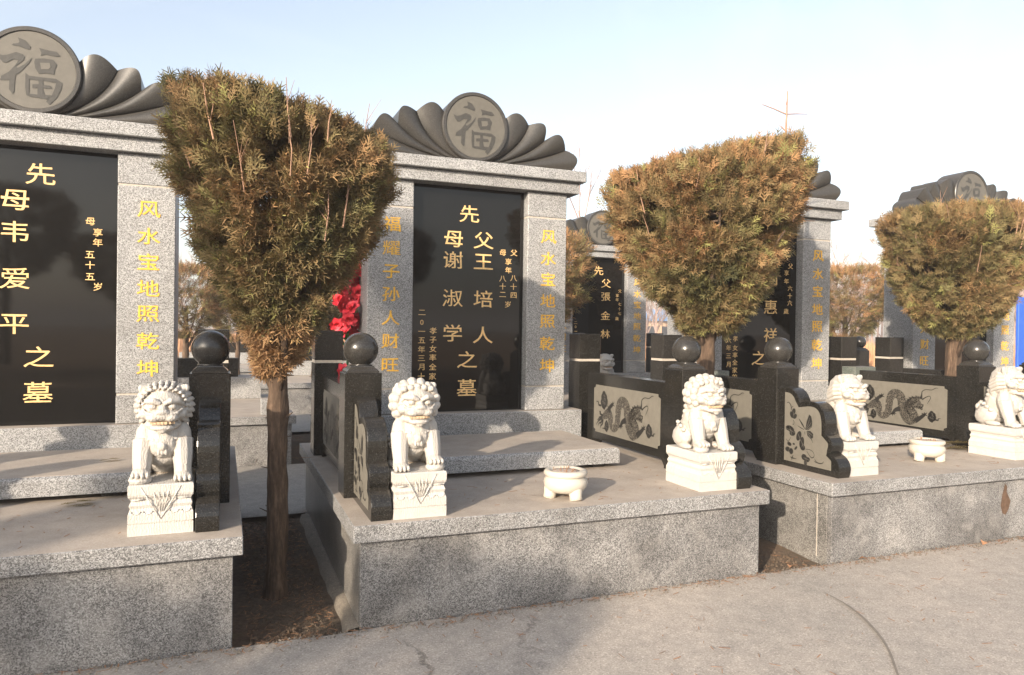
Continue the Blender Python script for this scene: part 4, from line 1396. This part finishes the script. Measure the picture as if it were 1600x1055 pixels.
for (x, y, s, rz, lab) in ((0.44, 5.35, 0.92, 1.1, 'dark thin trunked cypress right behind the big left tree'),
                            (10.75, 7.2, 1.0, 2.0, 'brown cypress beyond the right gravestone, before the bare woods'),
                            (-1.25, 11.2, 0.93, 0.4, 'rusty sheared cypress right of the leftmost gravestone, in a far row'),
                            (-0.30, 13.6, 0.86, 2.9, 'small far cypress seen left of the big left trunk'),
                            (1.2, 10.6, 0.95, 4.0, 'far cypress hidden behind the big left tree crown'),
                            (6.62, 5.6, 0.95, 5.0, 'second row cypress hidden behind the middle tree'),
                            (-2.6, 5.5, 0.95, 3.3, 'second row cypress behind the leftmost gravestone'),
                            (4.4, 11.0, 0.95, 0.9, 'third row cypress behind the distant gravestone'),
                            (13.9, 11.5, 0.8, 1.9, 'farthest cypress at the right of the second row')):
    dup(TB, (x, y, 0), rz, lab, TG, (s, s, s))
# the facing row on the other side of the path (seen in the polished tablets, it shades the path)
for i, (x, y, s, rz) in enumerate(((-9.3, -6.3, 1.24, 0.3), (-6.9, -6.3, 1.17, 1.6), (-12.4, -6.2, 1.2, 2.7), (-1.9, -6.3, 0.9, 4.1), (-15.2, -6.3, 1.0, 5.0), (0.8, -6.3, 0.9, 0.9))):
    dup(TB, (x, y, 0), rz, ['first', 'second', 'third', 'fourth', 'fifth', 'sixth'][i]+' cypress of the facing row behind the camera, mirrored in the black tablets', TG, (s*(0.9, 0.62, 1.0, 0.6, 1, 0.7)[i],)*2+(s,))

dup(TB, (-10.3, -7.0, 0), 1.0, 'added unseen tall narrow cypress behind the camera that shades the central left pillar', TG, (0.45, 0.45, 2.4))  # unseen tree, added and slimmed to cast shade on that pillar only
for i in range(12):
    dup(TB, (-34+3.7*i, -25+1.2*math.sin(i*2.1), 0), i*1.3, 'dark tall tree of the far line behind the camera, mirrored in the leftmost tablet', 'tall trees behind the camera', (2.7+0.2*math.sin(i*1.7), 2.3, 2.05+0.25*math.sin(i*2.9)))

# ------------------------------------------------------------------ red flowers
rnd = random.Random(5)
fb = empty('red_flower_bunch', (0.34, 2.45, H_), 'bunch of red artificial flowers beside the central gravestone left pillar', 'flowers')
bm = bmesh.new()
tube_mesh(bm, [(0, 0, 0.001), (0.01, 0, 0.8), (0, 0, 1.6)], [0.012, 0.01, 0.006], 6)
kid(link('stem', bm_mesh('stem', bm, M_grn), fb))
bm = bmesh.new()
for i in range(9):
    a = 2*PI*i/9
    for s in (0,):
        pass
def flower_mesh(seed):
    r_ = random.Random(seed)
    V, F = [], []
    for ring, (np_, l, el) in enumerate(((6, 0.075, 15), (5, 0.055, 45), (4, 0.035, 70))):
        for k in range(np_):
            a = 2*PI*k/np_+ring*0.5+r_.uniform(-.2, .2)
            e = R(el+r_.uniform(-10, 10))
            for row in range(4):
                t = row/3
                wv = 0.026*math.sin(PI*min(1, t*0.75+0.18))*(l/0.06)
                rr = l*t
                z = rr*math.sin(e)+0.01*math.sin(t*3+k)
                x = rr*math.cos(e)
                for s in (-1, 0, 1):
                    V.append((x*math.cos(a)-s*wv*math.sin(a), x*math.sin(a)+s*wv*math.cos(a), z+(0.006 if s else 0)))
            b = len(V)-12
            for row in range(3):
                for c in range(2):
                    q = b+row*3+c
                    F.append((q, q+1, q+4, q+3))
    return mesh_from('blossom', V, F, M_red, True)
FMS = [flower_mesh(s) for s in range(3)]
for i in range(44):
    z = rnd.uniform(0.88, 1.72)
    a = rnd.uniform(0, 2*PI)
    r_ = 0.10*rnd.random()**0.5
    kid(link('blossom', FMS[i % 3], fb, (r_*math.cos(a), r_*math.sin(a), z), (R(90)+rnd.uniform(-.6, .6), rnd.uniform(-.5, .5), rnd.uniform(-1.2, 1.2)), (rnd.uniform(0.8, 1.15),)*3))
lv = mesh_from('leaf', [(0, 0, 0), (0.05, 0.02, 0.01), (0.11, 0, 0.0), (0.05, -0.02, 0.01), (0.05, 0, 0.02)], [(0, 3, 4), (3, 2, 4), (2, 1, 4), (1, 0, 4)], M_grn)
for i in range(22):
    kid(link('leaf', lv, fb, (0, 0, rnd.uniform(0.8, 1.7)), (rnd.uniform(-.6, .6), rnd.uniform(-1.0, .2), rnd.uniform(0, 6.28)), (1.3,)*3))
o = tag(link('red_flower', FMS[1], None, (0.245, 2.05-0.02, 1.17), (R(80), 0, 0.3), (0.8,)*3), 'single pink red artificial blossom low beside the left ball post', 'flower')

# ------------------------------------------------------------------ second and further rows
BR_ = [-1.13, 1.96, 8.14, 11.23]
def low_plot(cx, y0, lab, z0=0):
    t = empty('low_grave', (cx, y0, 0), lab, 'grave', 'low back row graves without a tall stone')
    kid(link('slab', box(-W_/2, W_/2, 0, 2.7, H_-T_, H_, 0.004, M_gran), t))
    kid(link('front_panel', box(-W_/2+O_, W_/2-O_, O_, 2.6, -0.05, H_-T_-0.002, 0.003, M_granB), t))
    kid(link('base', box(-1.01, 1.01, 2.06, 2.6, H_+0.001, 0.81, 0.005, M_granL), t))
    kid(link('black_block', box(-0.72, 0.72, 2.2, 2.45, 0.811, 1.06, 0.004, M_black), t))
    return t
LP = low_plot(-1.13, 4.64, 'low grave with black stone strip, seen between the leftmost and central graves')
dup(LP, (1.96, 4.64, 0), 0, 'low grave directly behind the central gravestone')
dup(LP, (8.14, 4.64, 0), 0, 'low grave behind the right gravestone with one ball post')
dup(LP, (-2.2, 9.3, 0), 0, 'low third row grave right of the leftmost gravestone')
dup(LP, (1.2, 9.3, 0), 0, 'low third row grave behind the big left tree')
dup(LP, (-0.6, 14.0, 0), 0, 'low grave in the fourth row seen past the left trunk')
place(POST, 'post', (9.12, 5.35, H_), 0, 'small far ball topped post left of the reddish field', 'post', PG)
place(POST, 'post', (4.0, 5.35, H_), 0, 'second row ball post hidden behind the central right post', 'post', PG)
tb = tag(link('stone_box', box(-0.21, -0.13, 4.75, 4.95, H_+0.001, 0.70, 0.004, M_granL)), 'small pale stone box on the low grave slab left of the big trunk', 'stone box')
# platform of the full second row grave
pB = platform('B', 5.05-W_/2, 4.65, 'granite platform under the distant second row gravestone')
place(REAR, 'rear', (3.95, 6.85, H_), 0, 'square black post left of the distant second row gravestone', 'post', RG)
place(REAR, 'rear', (6.15, 6.85, H_), 0, 'square black post right of the distant second row gravestone', 'post', RG)
place(LS['smooth'], 'lionsmooth', (4.10, 4.90, H_), 0, 'small distant white lion seen above the dragon panel', 'stone lion', LG, (1, 1, 0.97))

# far bits: shed, house, bare woods
h = empty('far_house', (51.5, 76, -0.05), 'small far cream house with blue roof, seen under the middle tree', 'house')
kid(link('wall', box(-4.5, 4.5, 0, 5, 0, 2.9, 0.02, M_wallc), h))
V = [(-5, -0.6, 2.9), (5, -0.6, 2.9), (5, 5.6, 2.9), (-5, 5.6, 2.9), (-5, 2.5, 4.5), (5, 2.5, 4.5)]
kid(link('roof', mesh_from('roof', V, [(0, 1, 5, 4), (2, 3, 4, 5), (0, 4, 3), (1, 2, 5), (0, 3, 2, 1)], simple('far blue roof', (0.16, 0.30, 0.52), 0.5)), h))
for k in range(4): kid(link('window', box(-3.6+k*2.1, -2.5+k*2.1, -0.03, 0.02, 1.1, 2.2, 0, simple('far window glass', (0.05, 0.06, 0.07), 0.15)), h))
o = empty('blue_sheet_fence', (14.33, 6.2, -0.05), 'bright blue corrugated metal fence at the right photo edge', 'fence')
kid(link('wall', box(0, 6, 0, 0.06, 0, 2.35, 0.01, M_blue), o))
for k in range(11): kid(link('rib', box(0.28+k*0.55, 0.33+k*0.55, -0.03, -0.001, 0, 2.35, 0, M_blue), o))

def bare_tree_mesh(seed, H=8.0, depth=4):
    r_ = random.Random(seed)
    V, F = [], []
    bm = bmesh.new()
    def br(p, d, l, w, k):
        q = p+d*l
        tube_mesh(bm, [p, q], [w, w*0.62], 4 if k < depth else 5)
        if k == 0: return
        for i in range(3 if k > 1 else 4):
            nd = (d+Vector((r_.uniform(-1, 1), r_.uniform(-1, 1), r_.uniform(0.0, 0.7)))*0.62).normalized()
            br(p.lerp(q, r_.uniform(0.35, 1.0)), nd, l*r_.uniform(0.55, 0.8), w*0.55, k-1)
    br(Vector((0, 0, 0)), Vector((0, 0, 1)), H*0.36, H*0.013, depth)
    return bm_mesh('bare_tree', bm, M_btree)
BT = [bare_tree_mesh(s, 9, 4) for s in range(4)]
rb = random.Random(77)
for i in range(290):
    ang = R(rb.uniform(-8, 76)) if i % 3 else R(rb.uniform(42, 60))
    dd = rb.uniform(58, 95)
    x, y = -0.6+dd*math.sin(ang), -3.5+dd*math.cos(ang)
    s = rb.uniform(0.75, 1.15)
    o = link('bare_tree', BT[i % 4], None, (x, y, -0.1), (0, 0, rb.uniform(0, 6)), (s, s, s))
    tag(o, 'pale leafless tree in the distant wood along the horizon', 'tree', 'bare trees of the distant wood')
o = link('bare_tree', BT[1], None, (10.1, 16.4, -0.05), (0, 0, 0.5), (0.55, 0.55, 0.98))
tag(o, 'thin leafless tree rising above the distant second row gravestone', 'tree')

V, F = [], []
for i in range(26000):
    ang = R(rb.uniform(-10, 80))
    dd = rb.uniform(38, 62)
    x, y = -0.6+dd*math.sin(ang), -3.5+dd*math.cos(ang)
    hh = rb.uniform(0.5, 1.25)
    a = rb.uniform(0, PI)
    wv = rb.uniform(0.03, 0.07)
    dx, dy = wv*math.cos(a), wv*math.sin(a)
    b = len(V)
    V += [(x-dx, y-dy, -0.06), (x+dx, y+dy, -0.06), (x+rb.uniform(-.25, .25), y+rb.uniform(-.25, .25), hh)]
    F.append((b, b+1, b+2))
tag(link('dry_reeds', mesh_from('dry_reeds', V, F, simple('rusty dry reed', (0.46, 0.25, 0.13), 1, 0.35, 0.4))), 'belt of rusty dry reeds in the field before the bare wood', 'reeds', kind='stuff')

# ------------------------------------------------------------------ small litter
def spray_mesh(seed, n=7, L=0.16):
    r_ = random.Random(seed)
    T = frond_template(5, r_)
    V, F, C = [], [], []
    for k in range(n):
        a = r_.uniform(-0.5, 0.5)
        o_ = Vector((r_.uniform(0, L), r_.uniform(-0.02, 0.02), 0.004+0.003*k))
        for q in T:
            b = len(V)
            for v in q:
                v = Vector(v)*L*0.7
                V.append((o_.x+v.x*math.cos(a)-v.y*math.sin(a), o_.y+v.x*math.sin(a)+v.y*math.cos(a), o_.z+abs(v.z)*0.6))
                C += [0.17, 0.13, 0.05, 1]
            F.append((b, b+1, b+2, b+3))
    me = mesh_from('dry_spray', V, F, M_leaf)
    at = me.color_attributes.new('tint', 'FLOAT_COLOR', 'POINT')
    at.data.foreach_set('color', C)
    return me
SM = spray_mesh(1)
for (x, y, z, rz, s, lab) in ((-1.30, 1.36, H_+0.146, 0.25, 0.55, 'dry cypress sprig lying on the leftmost grave slab'), (-1.42, 0.86, H_+0.001, 0.2, 0.8, 'dry sprig on the leftmost platform below the slab'),
                              (5.0, 0.88, H_+0.001, -0.4, 2.0, 'green brown cypress branch lying behind the right grave burner'), (4.98, 0.76, H_+0.001, 0.2, 1.7, 'second cypress branch on the right grave beside the ball post')):
    tag(link('dry_spray', SM, None, (x, y, z), (0, 0, rz), (s, s, s*1.2)), lab, 'sprig')
bm = bmesh.new()
lf = mesh_from('fallen_leaf', [(-0.04, 0, 0.003), (0, -0.035, 0.015), (0.05, 0, 0.004), (0.01, 0.03, 0.03), (0, 0, 0.022)], [(0, 1, 4), (1, 2, 4), (2, 3, 4), (3, 0, 4)], M_dry)
for (x, y, rz, s, lab) in ((4.46, -0.03, 0.4, 0.75, 'curled brown leaf standing against the right platform foot'), (3.33, -0.02, 2, 0.8, 'small reddish leaf at the right platform corner'), (2.83, 0.12, 1, 0.5, 'reddish leaf in the soil gap beside the right platform'), (2.68, 0.3, 3, 0.6, 'small leaf on the soil beside the central platform'), (-0.2, 0.25, 3, 0.5, 'tiny leaf on the dark soil below the big tree')):
    tag(link('fallen_leaf', lf, None, (x, y, 0.008 if y < 0.03 else -0.022), (0, 0, rz), (s, s, s*1.5)), lab, 'leaf')
# crumbs along the foot of the platforms
V, F = [], []
rc = random.Random(9)
for i in range(1500):
    x = rc.uniform(-3, 6)
    y = (O_ if rc.random() < 0.8 else 0)-abs(rc.gauss(0, 0.035))-0.002
    s = rc.uniform(0.002, 0.008)
    b = len(V)
    z = 0.006
    V += [(x-s, y-s*0.6, z-0.004), (x+s, y-s*0.3, z-0.004), (x, y+s, z-0.004), (x+s*0.1, y, z+s*0.7)]
    F += [(b, b+1, b+3), (b+1, b+2, b+3), (b+2, b, b+3)]
tag(link('dirt_crumbs', mesh_from('dirt_crumbs', V, F, M_mortar)), 'crumbs of soil and mortar along the platform feet', 'gravel', kind='stuff')
V, F = [], []
for i in range(2600):
    x, y = rc.uniform(-0.47, -0.06), rc.uniform(0.05, 2.4)
    if i % 2: x += 3.07
    s = rc.uniform(0.003, 0.014)
    a = rc.uniform(0, 6.28)
    b = len(V)
    z = -0.03
    V += [(x+s*math.cos(a), y+s*math.sin(a), z), (x+s*math.cos(a+2), y+s*math.sin(a+2), z), (x+s*math.cos(a+4), y+s*math.sin(a+4), z), (x, y, z+s*0.9)]
    F += [(b, b+1, b+3), (b+1, b+2, b+3), (b+2, b, b+3)]
VL, FL = [], []
def chaff(n, x0, x1, y0, y1, z, edge=0):
    for i in range(n):
        x, y = rc.uniform(x0, x1), (rc.uniform(y0, y1) if not edge else y1-abs(rc.gauss(0, edge)))
        a = rc.uniform(0, 6.28)
        l = rc.uniform(0.006, 0.028)
        w_ = rc.uniform(0.001, 0.0028)
        ca, sa = math.cos(a), math.sin(a)
        b = len(VL)
        VL.extend([(x-ca*l+sa*w_, y-sa*l-ca*w_, z), (x+ca*l+sa*w_, y+sa*l-ca*w_, z+0.002), (x+ca*l-sa*w_, y+sa*l+ca*w_, z+0.003), (x-ca*l-sa*w_, y-sa*l+ca*w_, z+0.001)])
        FL.append((b, b+1, b+2, b+3))
chaff(900, -2.5, 6, -2.6, 0.0, 0.009)
chaff(700, -2.5, 6, -0.2, 0.02, 0.009, 0.05)
chaff(120, 0.2, 2.4, 0.1, 0.9, H_+0.001)
chaff(120, -2.9, -0.9, 0.1, 0.95, H_+0.001)
chaff(120, 3.4, 5.3, 0.15, 1.0, H_+0.001)
chaff(160, -2.4, 1.9, 1.9, 2.02, H_+0.001, 0.04)
chaff(900, -0.48, -0.05, 0.05, 2.4, -0.026)
chaff(500, 2.6, 3.05, 0.05, 2.4, -0.026)
tag(link('needle_litter', mesh_from('needle_litter', VL, FL, M_dry)), 'dry needles and bits of twig scattered on path and platforms', 'litter', kind='stuff')
tag(link('soil_clods', mesh_from('soil_clods', V, F, M_soil)), 'loose clods of dry soil between the platforms', 'gravel', kind='stuff')

# ------------------------------------------------------------------ air
hm, hnt, hb = mat('haze')
hnt.nodes.remove(hb)
pv = hnt.nodes.new('ShaderNodeVolumePrincipled')
pv.inputs['Color'].default_value = (0.93, 0.90, 0.90, 1)
pv.inputs['Density'].default_value = 0.0032
pv.inputs['Anisotropy'].default_value = 0.1
hnt.links.new(pv.outputs[0], hnt.nodes['Material Output'].inputs['Volume'])
tag(link('haze', box(-1600, 1600, -1600, 1600, -1.1, 12, 0, hm)), 'thin pale winter haze over the fields', 'haze', kind='stuff')
